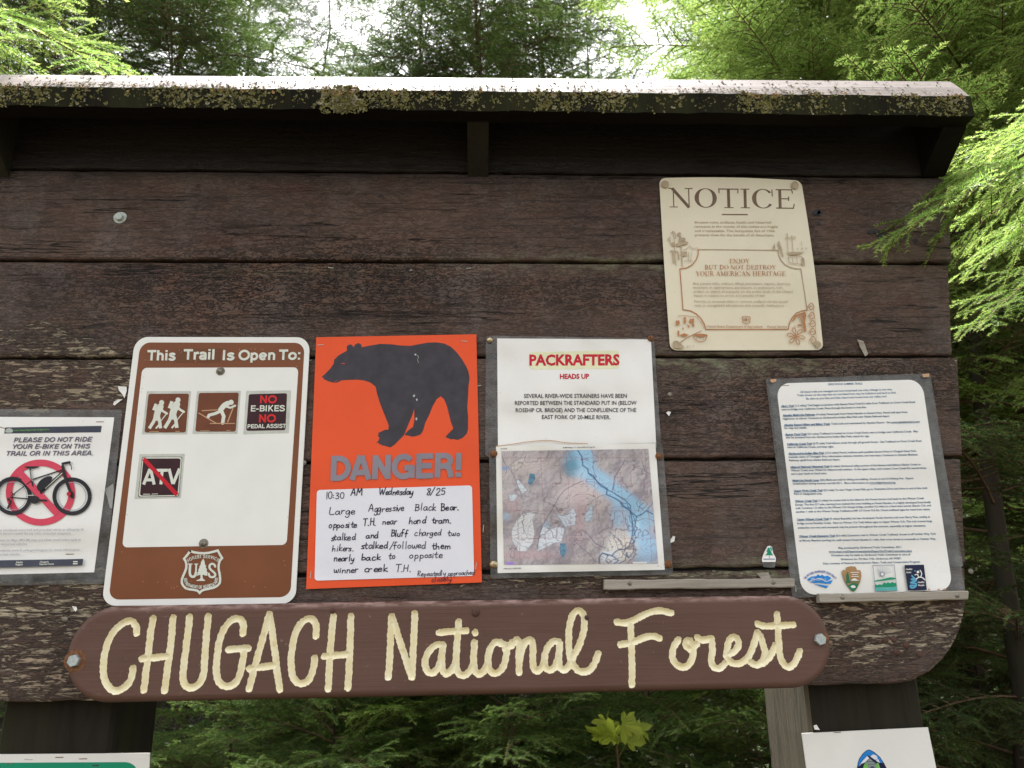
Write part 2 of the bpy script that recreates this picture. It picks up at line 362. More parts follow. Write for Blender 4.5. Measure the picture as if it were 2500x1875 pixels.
def disc(sh, b, c, r, lift, n=14):
    b.add([sh.at(c[0]+r*math.cos(k*2*math.pi/n), c[1]+r*math.sin(k*2*math.pi/n), lift) for k in range(n)], [tuple(range(n))])
def art(sh, name, zf, items, mat, parent=None, lift=None, s=None):
    """items: ('f',pts) filled, ('l',pts,w) band, ('c',pts,w) smooth band, ('d',(x,y),r) disc; coordinates of zoom zf"""
    b = MB(); sc = 1/(zf([(1, 0)])[0][0]-zf([(0, 0)])[0][0]); lift = sh.lay() if lift is None else lift
    for i, it in enumerate(items):
        lf = lift+i*.000012
        if it[0] == 'f': fill(sh, b, zf(it[1]), lf)
        elif it[0] == 'F': fill(sh, b, zf(catmull(it[1], 4, True)), lf)
        elif it[0] == 'l': strokes(sh, b, zf(it[1]), it[2]/sc, lf)
        elif it[0] == 'b': strokes(sh, b, zf(it[1]), it[2]/sc, lf, False)
        elif it[0] == 'c': strokes(sh, b, zf(catmull(it[1])), it[2]/sc, lf)
        elif it[0] == 'd': disc(sh, b, zf([it[1]])[0], it[2]/sc, lf)
    o = b.build(name, mat, parent or sh.root)
    if name in ('small_print', 'bear_face_marks', 'paint_specks', 'rust_stain', 'handlebar', 'rear_derailleur'): o['kind'] = 'stuff'
    return o

# ---- letters drawn as strokes --------------------------------------------------------------
def E_(cx, cy, rx, ry, a0, a1, n=10):
    return [(cx+rx*math.cos(rad(a0+(a1-a0)*i/n)), cy+ry*math.sin(rad(a0+(a1-a0)*i/n))) for i in range(n+1)]
def L_(*a): return [(a[i], a[i+1]) for i in range(0, len(a), 2)]
S_up = catmull(L_(.61,.72,.53,.87,.37,.915,.19,.85,.15,.70,.24,.59,.42,.51,.58,.41,.625,.27,.55,.13,.37,.085,.19,.12,.11,.29), 3)
GR = {' ':(.3,[]), 'A':(.74,[L_(.085,0,.35,1),L_(.655,0,.39,1),L_(.18,.3,.56,.3)]), 'B':(.74,[L_(.17,0,.17,1),L_(.1,.905,.4,.905)+E_(.42,.705,.165,.2,90,-90)+L_(.1,.5),L_(.17,.5)+E_(.43,.2975,.19,.2025,90,-90)+L_(.1,.095)]),
 'C':(.77,[E_(.40,.5,.30,.415,38,322,14)]), 'D':(.77,[L_(.17,0,.17,1),L_(.1,.905)+E_(.34,.5,.32,.405,90,-90,12)+L_(.1,.095)]), 'E':(.68,[L_(.17,0,.17,1),L_(.1,.905,.64,.905),L_(.1,.51,.6,.51),L_(.1,.095,.65,.095)]),
 'F':(.63,[L_(.17,0,.17,1),L_(.1,.905,.62,.905),L_(.1,.48,.56,.48)]), 'G':(.82,[E_(.41,.5,.31,.415,40,310,14)+L_(.68,.25),L_(.44,.44,.78,.44),L_(.70,.5,.70,.02)]), 'H':(.76,[L_(.17,0,.17,1),L_(.60,0,.60,1),L_(.1,.52,.65,.52)]),
 'I':(.32,[L_(.16,0,.16,1)]), 'K':(.76,[L_(.17,0,.17,1),L_(.17,.36,.62,1),L_(.30,.58,.64,0)]), 'L':(.62,[L_(.17,0,.17,1),L_(.1,.095,.6,.095)]), 'M':(.92,[L_(.16,0,.16,1),L_(.76,0,.76,1),L_(.18,.98,.46,.1),L_(.74,.98,.46,.1)]),
 'N':(.77,[L_(.17,0,.17,1),L_(.60,0,.60,1),L_(.17,.94,.60,.06)]), 'O':(.82,[E_(.41,.5,.31,.415,0,360,20)]), 'P':(.70,[L_(.17,0,.17,1),L_(.1,.905,.38,.905)+E_(.38,.67,.19,.235,90,-90)+L_(.1,.435)]),
 'R':(.76,[L_(.17,0,.17,1),L_(.1,.905,.4,.905)+E_(.4,.69,.19,.215,90,-90)+L_(.1,.475),L_(.42,.47,.55,.40,.60,.2,.64,0)]), 'S':(.72,[S_up]), 'T':(.66,[L_(.33,0,.33,1),L_(.03,.905,.63,.905)]), 'U':(.76,[L_(.165,1,.165,.35)+E_(.38,.35,.215,.265,180,360)+L_(.595,1)]),
 'V':(.72,[L_(.08,1,.35,.02),L_(.64,1,.37,.02)]), 'X':(.7,[L_(.08,1,.62,0),L_(.62,1,.08,0)]), 'Y':(.7,[L_(.07,1,.35,.42),L_(.63,1,.35,.42),L_(.35,.5,.35,0)]), '!':(.34,[L_(.17,.28,.17,1),L_(.17,0,.17,.19)]), ':':(.32,[L_(.16,.54,.16,.73),L_(.16,0,.16,.19)]),
 '.':(.3,[L_(.15,0,.15,.19)]), '-':(.42,[L_(.05,.38,.37,.38)]), 'W':(1.0,[L_(.08,1,.28,.02),L_(.5,1,.3,.02),L_(.5,1,.7,.02),L_(.92,1,.72,.02)]),
 'a':(.60,[catmull(L_(.11,.52,.17,.63,.30,.655,.43,.60,.455,.48,.455,.12,.50,.0),3),catmull(L_(.45,.40,.30,.37,.15,.30,.13,.17,.22,.075,.36,.10,.45,.24),3)]), 'e':(.62,[E_(.31,.365,.205,.285,0,318,14),L_(.1,.36,.515,.36)]),
 'h':(.62,[L_(.15,0,.15,1),E_(.305,.44,.165,.215,180,0)+L_(.47,0)]), 'i':(.28,[L_(.14,0,.14,.73),L_(.14,.83,.14,1)]), 'l':(.28,[L_(.14,0,.14,1)]), 'n':(.62,[L_(.15,0,.15,.73),E_(.305,.44,.165,.215,180,0)+L_(.47,0)]),
 'o':(.64,[E_(.32,.365,.215,.285,0,360,16)]), 'p':(.64,[L_(.15,-.24,.15,.73),E_(.32,.365,.19,.285,180,-180,16)]), 'r':(.42,[L_(.15,0,.15,.73),catmull(L_(.15,.42,.2,.58,.3,.65,.41,.64),3)]),
 's':(.56,[catmull(L_(.46,.54,.39,.63,.28,.655,.15,.60,.14,.49,.25,.40,.38,.34,.45,.22,.37,.10,.27,.075,.14,.11,.09,.21),3)])}
def sf(*st): return list(st)
t_, k_ = .055, .15       # thin and thick strokes of the roman letters
def srf(x, y, h=.13, w=.045): return (L_(x-h, y, x+h, y), w)
SR = {' ':(.32,[]), 'N':(.86,[(L_(.17,0,.17,1),t_),(L_(.13,.98,.70,.0),k_),(L_(.70,0,.70,1),t_),srf(.17,.022,.14),srf(.10,.978,.10),srf(.70,.978,.14)]), 'O':(.84,[('O',0)]), 'T':(.74,[(L_(.37,0,.37,1),k_),(L_(.03,.972,.71,.972),t_),(L_(.035,1,.05,.76),t_),(L_(.705,1,.69,.76),t_),srf(.37,.022,.16)]),
 'I':(.40,[(L_(.20,0,.20,1),k_),srf(.2,.022,.16),srf(.2,.978,.16)]), 'C':(.80,[('C',0)]), 'E':(.72,[(L_(.2,0,.2,1),k_),(L_(.06,.972,.62,.972),t_),(L_(.06,.028,.66,.028),t_),(L_(.2,.51,.5,.51),t_),(L_(.61,1,.64,.78),t_),(L_(.65,0,.69,.25),t_),(L_(.50,.40,.50,.62),t_)]),
 'J':(.46,[(catmull(L_(.28,1,.28,.25,.24,.05,.12,-.04,.03,.04),4),k_*.85),srf(.28,.978,.16)]), 'Y':(.78,[(L_(.12,1,.40,.45),k_),(L_(.66,1,.42,.45),t_),(L_(.40,0,.40,.5),k_),srf(.4,.022,.16),srf(.12,.978,.12),srf(.67,.978,.11)]),
 'B':(.72,[(L_(.2,0,.2,1),k_),(L_(.06,.97,.36,.97)+E_(.38,.74,.19,.23,90,-90)+L_(.2,.51),.1),(L_(.2,.51)+E_(.40,.27,.22,.24,90,-90)+L_(.06,.03),.11)]), 'U':(.84,[(L_(.2,1,.2,.3)+E_(.42,.3,.22,.27,180,270),k_),(E_(.42,.3,.23,.27,270,360)+L_(.65,1),t_*1.3),srf(.2,.978,.15),srf(.65,.978,.13)]),
 'D':(.84,[(L_(.2,0,.2,1),k_),(L_(.06,.97,.34,.97)+E_(.36,.5,.36,.47,90,-90,12)+L_(.06,.03),.11),]), 'S':(.62,[(catmull(L_(.50,.98,.49,.76,.42,.93,.29,.97,.15,.90,.12,.74,.25,.60,.43,.45,.53,.30,.50,.10,.33,.03,.17,.08,.09,.26,.08,.02),3),.10)]),
 'R':(.82,[(L_(.2,0,.2,1),k_),(L_(.06,.97,.38,.97)+E_(.4,.74,.2,.23,90,-90)+L_(.2,.51),.1),(L_(.42,.5,.70,.02),.13),srf(.2,.022,.15),srf(.74,.022,.08)]), 'A':(.80,[(L_(.15,0,.39,1),t_),(L_(.39,1,.66,0),k_),(L_(.22,.34,.54,.34),t_),srf(.14,.022,.12),srf(.68,.022,.13)]),
 'M':(1.0,[(L_(.18,0,.20,1),t_),(L_(.18,1,.49,.05),k_),(L_(.49,.05,.80,1),t_),(L_(.82,0,.80,1),k_),srf(.17,.022,.13),srf(.82,.022,.15),srf(.14,.978,.1),srf(.85,.978,.11)]), 'H':(.88,[(L_(.2,0,.2,1),k_),(L_(.68,0,.68,1),k_),(L_(.2,.51,.68,.51),t_),srf(.2,.022,.15),srf(.2,.978,.15),srf(.68,.022,.15),srf(.68,.978,.15)]),
 'G':(.86,[('C',0),(L_(.68,.42,.68,.08),k_),(L_(.53,.43,.82,.43),t_)])}
HW = {' ':(.35,[]), 'a':(.5,[L_(.42,.45,.25,.5,.1,.35,.08,.12,.2,.0,.34,.1,.42,.42,.42,.12,.5,0)]), 'b':(.5,[L_(.12,1,.1,.5,.1,0),L_(.1,.3,.28,.46,.42,.3,.36,.06,.1,.02)]), 'c':(.42,[L_(.38,.42,.22,.5,.08,.3,.1,.06,.25,0,.4,.08)]),
 'd':(.5,[L_(.38,.42,.22,.48,.08,.25,.14,.02,.3,.06,.4,.3),L_(.44,1,.4,.4,.42,0)]), 'e':(.44,[L_(.08,.24,.36,.3,.34,.46,.2,.5,.07,.3,.1,.06,.25,0,.4,.08)]), 'f':(.38,[L_(.4,.95,.28,1,.2,.8,.18,.3,.16,-.1),L_(.04,.45,.36,.48)]), 'g':(.48,[L_(.4,.44,.24,.5,.08,.32,.12,.06,.28,.08,.4,.4,.38,-.1,.3,-.36,.12,-.38,.05,-.25)]),
 'h':(.5,[L_(.12,1,.1,.4,.1,0),L_(.1,.25,.25,.46,.38,.4,.4,0)]), 'i':(.24,[L_(.12,.48,.11,.0),L_(.13,.68,.14,.72)]), 'k':(.46,[L_(.12,1,.1,.4,.1,0),L_(.38,.5,.12,.22,.42,0)]), 'l':(.26,[L_(.13,1,.12,.4,.13,0)]), 'm':(.72,[L_(.08,.48,.08,0),L_(.08,.25,.2,.46,.32,.38,.33,0),L_(.33,.25,.46,.46,.58,.38,.6,0)]),
 'n':(.48,[L_(.08,.48,.08,0),L_(.08,.25,.22,.46,.36,.4,.38,0)]), 'o':(.46,[L_(.24,.48,.1,.36,.08,.14,.2,0,.36,.1,.38,.34,.26,.48,.2,.46)]), 'p':(.48,[L_(.1,.46,.1,-.38),L_(.1,.3,.24,.48,.4,.32,.34,.06,.12,.04)]), 'r':(.36,[L_(.08,.48,.08,0),L_(.08,.24,.18,.42,.34,.46)]),
 's':(.38,[L_(.34,.44,.18,.5,.1,.36,.28,.22,.3,.06,.14,0,.05,.06)]), 't':(.36,[L_(.2,.85,.16,.3,.2,.02,.34,.04),L_(.02,.5,.36,.54)]), 'u':(.46,[L_(.08,.48,.08,.1,.22,0,.36,.12),L_(.38,.48,.38,0)]), 'v':(.42,[L_(.06,.48,.2,0,.38,.5)]), 'w':(.62,[L_(.06,.48,.1,.04,.24,.06,.3,.38),L_(.3,.38,.34,.04,.48,.04,.54,.5)]),
 'y':(.46,[L_(.08,.48,.12,.14,.26,.1,.38,.3),L_(.42,.48,.34,-.15,.22,-.4,.06,-.36)]), 'A':(.66,[L_(.04,0,.32,1,.56,0),L_(.14,.36,.52,.4)]), 'M':(.78,[L_(.06,0,.14,1,.36,.4,.6,1,.7,0)]), 'W':(.84,[L_(.04,1,.2,0,.4,.7,.56,0,.8,1)]), 'L':(.54,[L_(.12,1,.1,.06,.5,.04)]), 'B':(.58,[L_(.12,1,.1,0),L_(.06,.98,.4,.92,.38,.6,.12,.54),L_(.12,.54,.46,.44,.44,.1,.08,0)]),
 'T':(.6,[L_(.3,.98,.28,0),L_(.02,.96,.6,1)]), 'H':(.62,[L_(.1,1,.08,0),L_(.52,1,.5,0),L_(.08,.5,.52,.52)]), 'R':(.58,[L_(.1,1,.08,0),L_(.06,.96,.4,.94,.4,.6,.1,.52,.5,0)]), '.':(.24,[L_(.06,.06,.14,.0)]), ':':(.26,[L_(.1,.46,.14,.38),L_(.1,.14,.14,.06)]), '/':(.44,[L_(.02,-.1,.42,1.05)]),
 '0':(.5,[L_(.26,.96,.1,.8,.06,.3,.2,0,.38,.1,.44,.6,.36,.9,.24,.96)]), '1':(.24,[L_(.13,1,.11,0)]), '2':(.5,[L_(.08,.75,.2,.97,.38,.9,.38,.6,.06,.02,.46,.04)]), '3':(.46,[L_(.08,.9,.3,.95,.36,.75,.18,.52,.38,.4,.36,.1,.2,0,.04,.1)]), '5':(.48,[L_(.42,.96,.14,.94,.1,.55,.32,.56,.4,.3,.28,.02,.06,.06)]), '8':(.5,[L_(.38,.9,.22,.98,.1,.8,.34,.4,.3,.06,.14,.0,.08,.2,.36,.66,.38,.9)])}
SRO = [E_(.42,.5,.33,.46,0,360,28)]; SRC = [E_(.42,.5,.33,.46,42,322,24)]
def glyphs(sh, b, text, font, p0, p1, h, mat=None, w=.19, lift=0.0, lean=(0, -1), smooth=False, jit=0, rounded=False, slant=0):
    """text fitted between p0 and p1 (source pixels) on its baseline, cap height h, lean = pixel direction of 'up'"""
    kk = .93 if font is GR else 1
    tot = sum(font[c][0] for c in text)*kk; dx, dy = p1[0]-p0[0], p1[1]-p0[1]; pen = 0; i = 0
    for c in text:
        adv, sts = font[c]; adv = adv*kk; jx, jy, js = R.uniform(-jit, jit), R.uniform(-jit, jit), 1+R.uniform(-jit, jit)*1.5
        def mp(q):
            x = (pen+jx+q[0]+slant*q[1])/tot; y = (q[1]*js+jy)*h
            return (p0[0]+dx*x+lean[0]*y, p0[1]+dy*x+lean[1]*y)
        for st in sts:
            i += 1; lf = lift+.000008*(i % 12)
            if font is SR:
                if st[0] in ('O', 'C'):
                    pts = (SRO if st[0] == 'O' else SRC)[0]; cx, cy = .42, .5
                    out = []; inn = []
                    for (x, y) in pts:
                        a = math.atan2((y-cy)/.46, (x-cx)/.33); th = t_*.8+(k_*1.0-t_*.8)*abs(math.cos(a))**1.4
                        out.append(mp((cx+(.33+.055)*math.cos(a), cy+(.50)*math.sin(a)))); inn.append(mp((cx+(.33+.055-th)*math.cos(a), cy+(.50-th*.8)*math.sin(a))))
                    n = len(out); b.add([sh.at(*q, lf) for q in out+inn], [(k, k+1, n+k+1, n+k) for k in range(n-1)])
                    if st[0] == 'C': strokes(sh, b, [mp((.74, .62)), mp((.73, .98))], t_*h, lf+.00001, False)
                else: strokes(sh, b, [mp(q) for q in st[0]], st[1]*h, lf, False)
            else:
                pts = catmull(st, 4) if smooth else st
                strokes(sh, b, [mp(q) for q in pts], w*h, lf, rounded)
        pen += adv
def label_text(sh, name, lines, mat, font=GR, w=.19, parent=None, **kw):
    b = MB(); lift = sh.lay()
    for t, p0, p1, h in lines: glyphs(sh, b, t, font, p0, p1, h, w=w, lift=lift, **kw)
    return b.build(name, mat, parent or sh.root)
def path_text(sh, b, text, path, h, w, lift, inward=1):
    """capitals set along a curved baseline"""
    ls = [0]
    for i in range(1, len(path)): ls.append(ls[-1]+math.dist(path[i], path[i-1]))
    tot = sum(GR[c][0] for c in text); pen = 0
    for c in text:
        adv, sts = GR[c]; s0 = (pen+adv/2)/tot*ls[-1]
        k = next(i for i in range(1, len(ls)) if ls[i] >= s0-1e-9); f = (s0-ls[k-1])/(ls[k]-ls[k-1])
        a, c2 = path[k-1], path[k]; x = a[0]+(c2[0]-a[0])*f; y = a[1]+(c2[1]-a[1])*f
        l = math.dist(a, c2); t = ((c2[0]-a[0])/l, (c2[1]-a[1])/l); up = (t[1]*inward, -t[0]*inward); sx = ls[-1]/tot
        for st in sts:
            strokes(sh, b, [(x+t[0]*(q[0]-adv/2)*sx+up[0]*q[1]*h, y+t[1]*(q[0]-adv/2)*sx+up[1]*q[1]*h) for q in st], w, lift, False)
        pen += adv
_tc = {}
def fmesh(text, bold=0.0):
    """outline text of Blender's own font as a flat mesh: verts, faces, width, cap height"""
    key = (text, bold)
    if key not in _tc:
        c = bpy.data.curves.new('t', 'FONT'); c.body = text; c.size = 1; c.resolution_u = 2; c.offset = bold; c.fill_mode = 'FRONT'
        o = bpy.data.objects.new('t', c); me = bpy.data.meshes.new_from_object(o)
        vs = [tuple(v.co) for v in me.vertices]; fs = [tuple(p.vertices) for p in me.polygons]
        bpy.data.objects.remove(o); bpy.data.curves.remove(c); bpy.data.meshes.remove(me)
        xs = [v[0] for v in vs]; _tc[key] = (vs, fs, min(xs), max(xs))
    return _tc[key]
def ftext(sh, b, text, p0, p1, h, lift, bold=0.0, lean=(0, -1), slant=0):
    vs, fs, x0, x1 = fmesh(text, bold); dx, dy = p1[0]-p0[0], p1[1]-p0[1]; cap = .682
    out = []
    for x, y, _ in vs:
        u = (x-x0+slant*y)/(x1-x0); v = y/cap*h
        out.append(sh.at(p0[0]+dx*u+lean[0]*v, p0[1]+dy*u+lean[1]*v, lift))
    b.add(out, fs)
def ftexts(sh, name, zf, lines, mat, bold=0.0, lean=(0, -1), parent=None, slant=0):
    b = MB(); lift = sh.lay(); s = zf([(1, 0)])[0][0]-zf([(0, 0)])[0][0]
    for t, a, c, h in lines:
        (p0, p1) = zf([a, c]); ftext(sh, b, t, p0, p1, h*s, lift, bold, lean, slant)
    return b.build(name, mat, parent or sh.root)
def dome(root, c, r, mat, name='tack', h=.45, washer=None, hexa=False, n=14, label=None):
    """round-headed tack, screw or bolt at world point c, facing the viewer"""
    b = MB(); rings = 4
    vs = []; 
    if hexa:
        for q, (rr, yy) in enumerate(((1, 0), (1, -h*.8), (.88, -h))):
            for k in range(6): a = k*math.pi/3+.25; vs.append((c.x+r*rr*math.cos(a), c.y+r*yy, c.z+r*rr*math.sin(a)))
        fs = [(q*6+k, q*6+(k+1) % 6, (q+1)*6+(k+1) % 6, (q+1)*6+k) for q in range(2) for k in range(6)]+[tuple(range(12, 18))]
    else:
        for q in range(rings):
            a2 = q/rings*math.pi/2
            for k in range(n): a = k*2*math.pi/n; vs.append((c.x+r*math.cos(a2)*math.cos(a), c.y-r*h*math.sin(a2), c.z+r*math.cos(a2)*math.sin(a)))
        vs.append((c.x, c.y-r*h, c.z)); t = len(vs)-1
        fs = [(q*n+k, q*n+(k+1) % n, (q+1)*n+(k+1) % n, (q+1)*n+k) for q in range(rings-1) for k in range(n)]+[((rings-1)*n+k, (rings-1)*n+(k+1) % n, t) for k in range(n)]
    b.add(vs, fs)
    if washer:
        wr, wm = washer; w = MB(); pr = [(wr, .0), (wr, -.0015), (r*.5, -.0022)]; vs = []
        for rr, yy in pr:
            for k in range(20): a = k*math.pi/10; vs.append((c.x+rr*math.cos(a), c.y+yy+.0016, c.z+rr*math.sin(a)))
        w.add(vs, [(q*20+k, q*20+(k+1) % 20, (q+1)*20+(k+1) % 20, (q+1)*20+k) for q in range(2) for k in range(20)])
        o = b.build(name, mat, root, smooth=not hexa); w.build('washer', wm, o, smooth=False)
    else: o = b.build(name, mat, root, smooth=not hexa)
    if label: o['label'] = label
    return o
def staple(sh, p, L, ang, mat):
    b = MB(); a = sh.at(p[0], p[1], .0004); d = Vector((math.cos(ang), 0, math.sin(ang)))*L/2; n = Vector((-math.sin(ang), 0, math.cos(ang)))*.0005
    y = Vector((0, -.0007, 0)); q = [a-d-n, a+d-n, a+d+n, a-d+n]; b.add(q+[v+y for v in q], [(4,5,6,7),(0,1,5,4),(1,2,6,5),(2,3,7,6),(3,0,4,7)])
    return b.build('staple', mat, sh.root)
def noise1(x, seed=0):
    return math.sin(x*1.7+seed)*.5+math.sin(x*4.3+seed*2.1)*.3+math.sin(x*9.1+seed*3.7)*.2

# ------------------------------------------------------------------ ground
gb = MB(); N = 60
gv = []
for j in range(N+1):
    for i in range(N+1):
        x = -120+240*i/N; y = -60+240*j/N; x = math.copysign(abs(x/120)**1.8*120, x); yy = (y-60)/120; y = 2+math.copysign(abs(yy)**1.8*120, yy)
        gv.append((x, y, .05*noise1(x*.7, 1)+.05*noise1(y*.8, 2)+max(0, y-9)*.32*(1 if y < 40 else 31/(y-9))))
gb.add(gv, [(j*(N+1)+i, j*(N+1)+i+1, (j+1)*(N+1)+i+1, (j+1)*(N+1)+i) for j in range(N) for i in range(N)])
tag(gb.build('ground', M['soil'], smooth=True), kind='structure')

# ------------------------------------------------------------------ notice board
ZO, PH = EYE+.6465, .18678         # seam below the second visible plank, plank height
kiosk = thing('notice_board', 'dark brown plank trailhead notice board with peeling paint and a small mossy gabled roof', 'notice board', (-.1, .1, 0))
WEAR = [(60,760,260,150,.62),(120,900,330,90,.85),(330,960,140,60,.5),(40,950,120,60,.7),(120,1440,260,60,.85),(90,1560,170,110,.85),(60,1670,300,70,.8),(300,1420,160,30,.6),(30,1060,90,60,.6),(620,740,240,70,.35),(860,780,200,60,.2),(60,560,160,60,.35),
        (2260,1500,110,55,1.15),(2060,1520,110,60,.95),(2150,1620,220,70,.72),(2290,1300,40,200,.8),(1700,1410,300,40,.5),(2150,905,220,45,.42),(1950,1460,120,35,.9),(2200,1190,170,60,.4),(1400,640,800,25,.25),(900,1420,600,30,.55),(1750,880,200,30,.4),(1450,1440,300,30,.5),(2180,560,120,30,.45)]
CRK = [(620,700,330,75,1.),(900,660,230,60,.7),(1450,720,420,40,.35),(2150,930,220,60,.8),(400,820,200,60,.3),(1850,1000,200,90,.4)]
ALG = [(1650,640,500,22,.7),(1750,885,260,26,.9),(1900,1395,250,22,.9),(700,660,200,10,.3)]
def blobs(x, z, lst):
    s = 0
    for px, py, rx, ry, a in lst:
        c = blobs.c.setdefault((px, py), P(px, py)); d = ((x-c.x)*1420/rx)**2+((z-c.z)*1330/ry)**2
        if d < 6: s += a*math.exp(-d*.9)
    return s
blobs.c = {}
def xend(z): return .812+.135*(z-EYE)
for k in range(-3, 6):
    top = ZO+PH*(3-k)-.0 if k < 0 else ZO+PH*(2-k); 
    if k < 0: continue
    bot = top-PH
    if k == 0: top = ZO+PH+.118
    b = MB(); wv = []; cv = []; av = []; hv = []; sv = k*5.3
    last = bot < EYE-.05
    gap = (.0012, .0016, .0022, .0012, .0022, .0016)[k]
    nx = 170; prof = [(0, .006), (.0015, .0022), (.004, 0)]
    zs = [(top-gap, .005), (top-gap-.0015, .0018), (top-gap-.0045, 0)]+[(top-gap-.0045-(top-bot-2*gap-.009)*q/11, 0) for q in range(1, 11)]+[(bot+gap+.0045, 0), (bot+gap+.0015, .0018), (bot+gap, .005)]
    dz = R.uniform(-.0004, .0006)
    for zi, (z, yb) in enumerate(zs):
        for i in range(nx+1):
            xe = (min(xend(z), .915) if k == 0 else xend(z))+(0, .004, -.003, .006, .002, .0)[k]
            if last:
                r0 = .15; zz = (z-bot)/r0
                if zz < 1: xe -= r0*.9*(1-math.sqrt(max(0, 1-(1-zz)**2)))
            x = -1.2+(xe+1.2)*(i/nx)
            zj = z; q = 0
            if zi < 3: q = -abs(noise1(x*13, sv))*.0022*(1-zi*.3)
            if zi > len(zs)-4: q = abs(noise1(x*11, sv+2))*.0022*(1-(len(zs)-1-zi)*.3)
            y = yb+dz+.0004*noise1(x*3, sv)+.0003*noise1(z*40, sv)+(.0016 if i == nx else 0)
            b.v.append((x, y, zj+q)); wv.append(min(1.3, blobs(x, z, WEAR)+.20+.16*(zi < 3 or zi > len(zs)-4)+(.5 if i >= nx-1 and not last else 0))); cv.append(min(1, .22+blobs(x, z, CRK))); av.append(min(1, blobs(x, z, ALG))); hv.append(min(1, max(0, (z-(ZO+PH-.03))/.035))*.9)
    n = nx+1; m = len(zs)
    b.f = [(j*n+i, (j+1)*n+i, (j+1)*n+i+1, j*n+i+1) for j in range(m-1) for i in range(nx)]
    def back(loop):
        base = len(b.v)
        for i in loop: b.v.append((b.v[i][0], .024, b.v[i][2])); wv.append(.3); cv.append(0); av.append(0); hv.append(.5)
        b.f.extend((loop[q], loop[q+1], base+q+1, base+q) for q in range(len(loop)-1))
    back(list(range(n))); back([j*n+nx for j in range(m)]); back([(m-1)*n+i for i in range(nx, -1, -1)]); back([j*n for j in range(m-1, -1, -1)])
    b.mi = [0]*len(b.f)
    if not last:
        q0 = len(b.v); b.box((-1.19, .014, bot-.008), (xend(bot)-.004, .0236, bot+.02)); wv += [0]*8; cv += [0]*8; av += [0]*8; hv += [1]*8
    o = b.build('plank', M['plank'], kiosk, attrs={'wear': wv, 'crackle': cv, 'algae': av, 'painted_shade': hv})
# posts (front face and sides are both in view)
def post(pl, pr):
    x0 = P(*pl, .046).x; x1 = P(*pr, .046).x; b = MB(); nz = 30; y0, y1 = .046, .046+(x1-x0)
    zt = ZO+PH*1.4; ch = .006; ring = [(x0+ch, y0), (x1-ch, y0), (x1, y0+ch), (x1, y1), (x0, y1), (x0, y0+ch)]
    for j in range(nz+1):
        z = -.1+(zt+.1)*j/nz
        for i, (x, y) in enumerate(ring): b.v.append((x+.0015*noise1(z*3+i, i), y+.001*noise1(z*5, i), z))
    for j in range(nz):
        for i in range(6):
            i2 = (i+1) % 6; b.f.append((j*6+i, j*6+i2, (j+1)*6+i2, (j+1)*6+i)); b.mi.append(1 if i in (4, 5) and pl[0] > 1000 else 0)  # right post's left face is paler: light falling there is in its colour
    return b.build('post', [M['post'], M['postside']], kiosk)
post((8, 1720), (282, 1720)); post((1965, 1690), (2247, 1690))
# roof: the eave edge, the underside and the lichened upper face
YE, YT = -.12, .12; YR = YE
while P(2320, 199, YR).x < P(2369, 232, YE).x: YR += .001
eL, eR = P(0, 207, YE), P(2369, 232, YE); bL, bR = P(0, 258, YE), P(2362, 283, YE); rL, rR = P(0, 182, YR), P(2320, 199, YR)
def lerpx(a, b, x): return a.z+(b.z-a.z)*(x-a.x)/(b.x-a.x)
x0, x1 = -1.45, eR.x; n = 150; b = MB(); xr1 = rR.x
def ridge_z(x): return lerpx(rL, rR, x)
for i in range(n+1):
    x = x0+(x1-x0)*i/n; xr = x0+(xr1-x0)*i/n
    zt = lerpx(eL, eR, x)+.0012*noise1(x*15, 3); zb = lerpx(bL, bR, x)+.0015*noise1(x*12, 5); zr = ridge_z(xr)
    b.v += [(x, YE+.0015*noise1(x*30, 1), zb), (x, YE, zt-.003), (x, YE+.003, zt), (x, (YE+YR)/2, (zt+zr)/2+.001*noise1(x*9, 8)), (x, YR, zr), (x, YT, zr+.07), (x, YT, zr+.035), (x, YR+.012, zr-.028), (x, YE+.035, zb)]
for i in range(n):
    for q in range(9):
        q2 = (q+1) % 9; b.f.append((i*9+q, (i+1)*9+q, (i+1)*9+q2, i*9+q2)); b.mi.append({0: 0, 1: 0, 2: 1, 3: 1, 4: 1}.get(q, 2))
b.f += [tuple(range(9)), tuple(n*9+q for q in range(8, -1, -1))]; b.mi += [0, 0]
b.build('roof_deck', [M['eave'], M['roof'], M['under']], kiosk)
b = MB(); zr = ridge_z(0); 
q = [(x0, YT+.002, ridge_z(x0)+.07), (x1, YT+.002, ridge_z(x1)+.07), (x1, .46, ridge_z(x1)+.0), (x0, .46, ridge_z(x0))]
b.quad(*[q[i] for i in (0, 1, 2, 3)]); b.quad(*[(p[0], p[1], p[2]-.045) for p in reversed(q)])
for i in range(4): a, c = q[i], q[(i+1) % 4]; b.quad(a, (a[0], a[1], a[2]-.045), (c[0], c[1], c[2]-.045), c)
b.build('rear_roof_deck', [M['roof']], kiosk)
# brackets under the overhang
for (pa, pb) in (((-32, 418), (25, 418)), ((1142, 435), (1192, 435)), ((2250, 430), (2305, 430))):
    xa, xb = P(*pa).x, P(*pb).x; zb0 = P(pa[0], 432).z; zb1 = lerpx(bL, bR, xa)-.004; b = MB()
    prof = [(-.001, zb0), (YE+.03, zb1), (YE+.03, zb1+.03), (-.001, zb1+.075)]
    n_ = 4; vs = [(xa, *p) for p in prof]+[(xb, *p) for p in prof]
    b.add(vs, [(3, 2, 1, 0), (4, 5, 6, 7)]+[(i, (i+1) % 4, 4+(i+1) % 4, 4+i) for i in range(4)]); b.build('bracket', M['under'] if pa[0] > 2000 else M['post'], kiosk)
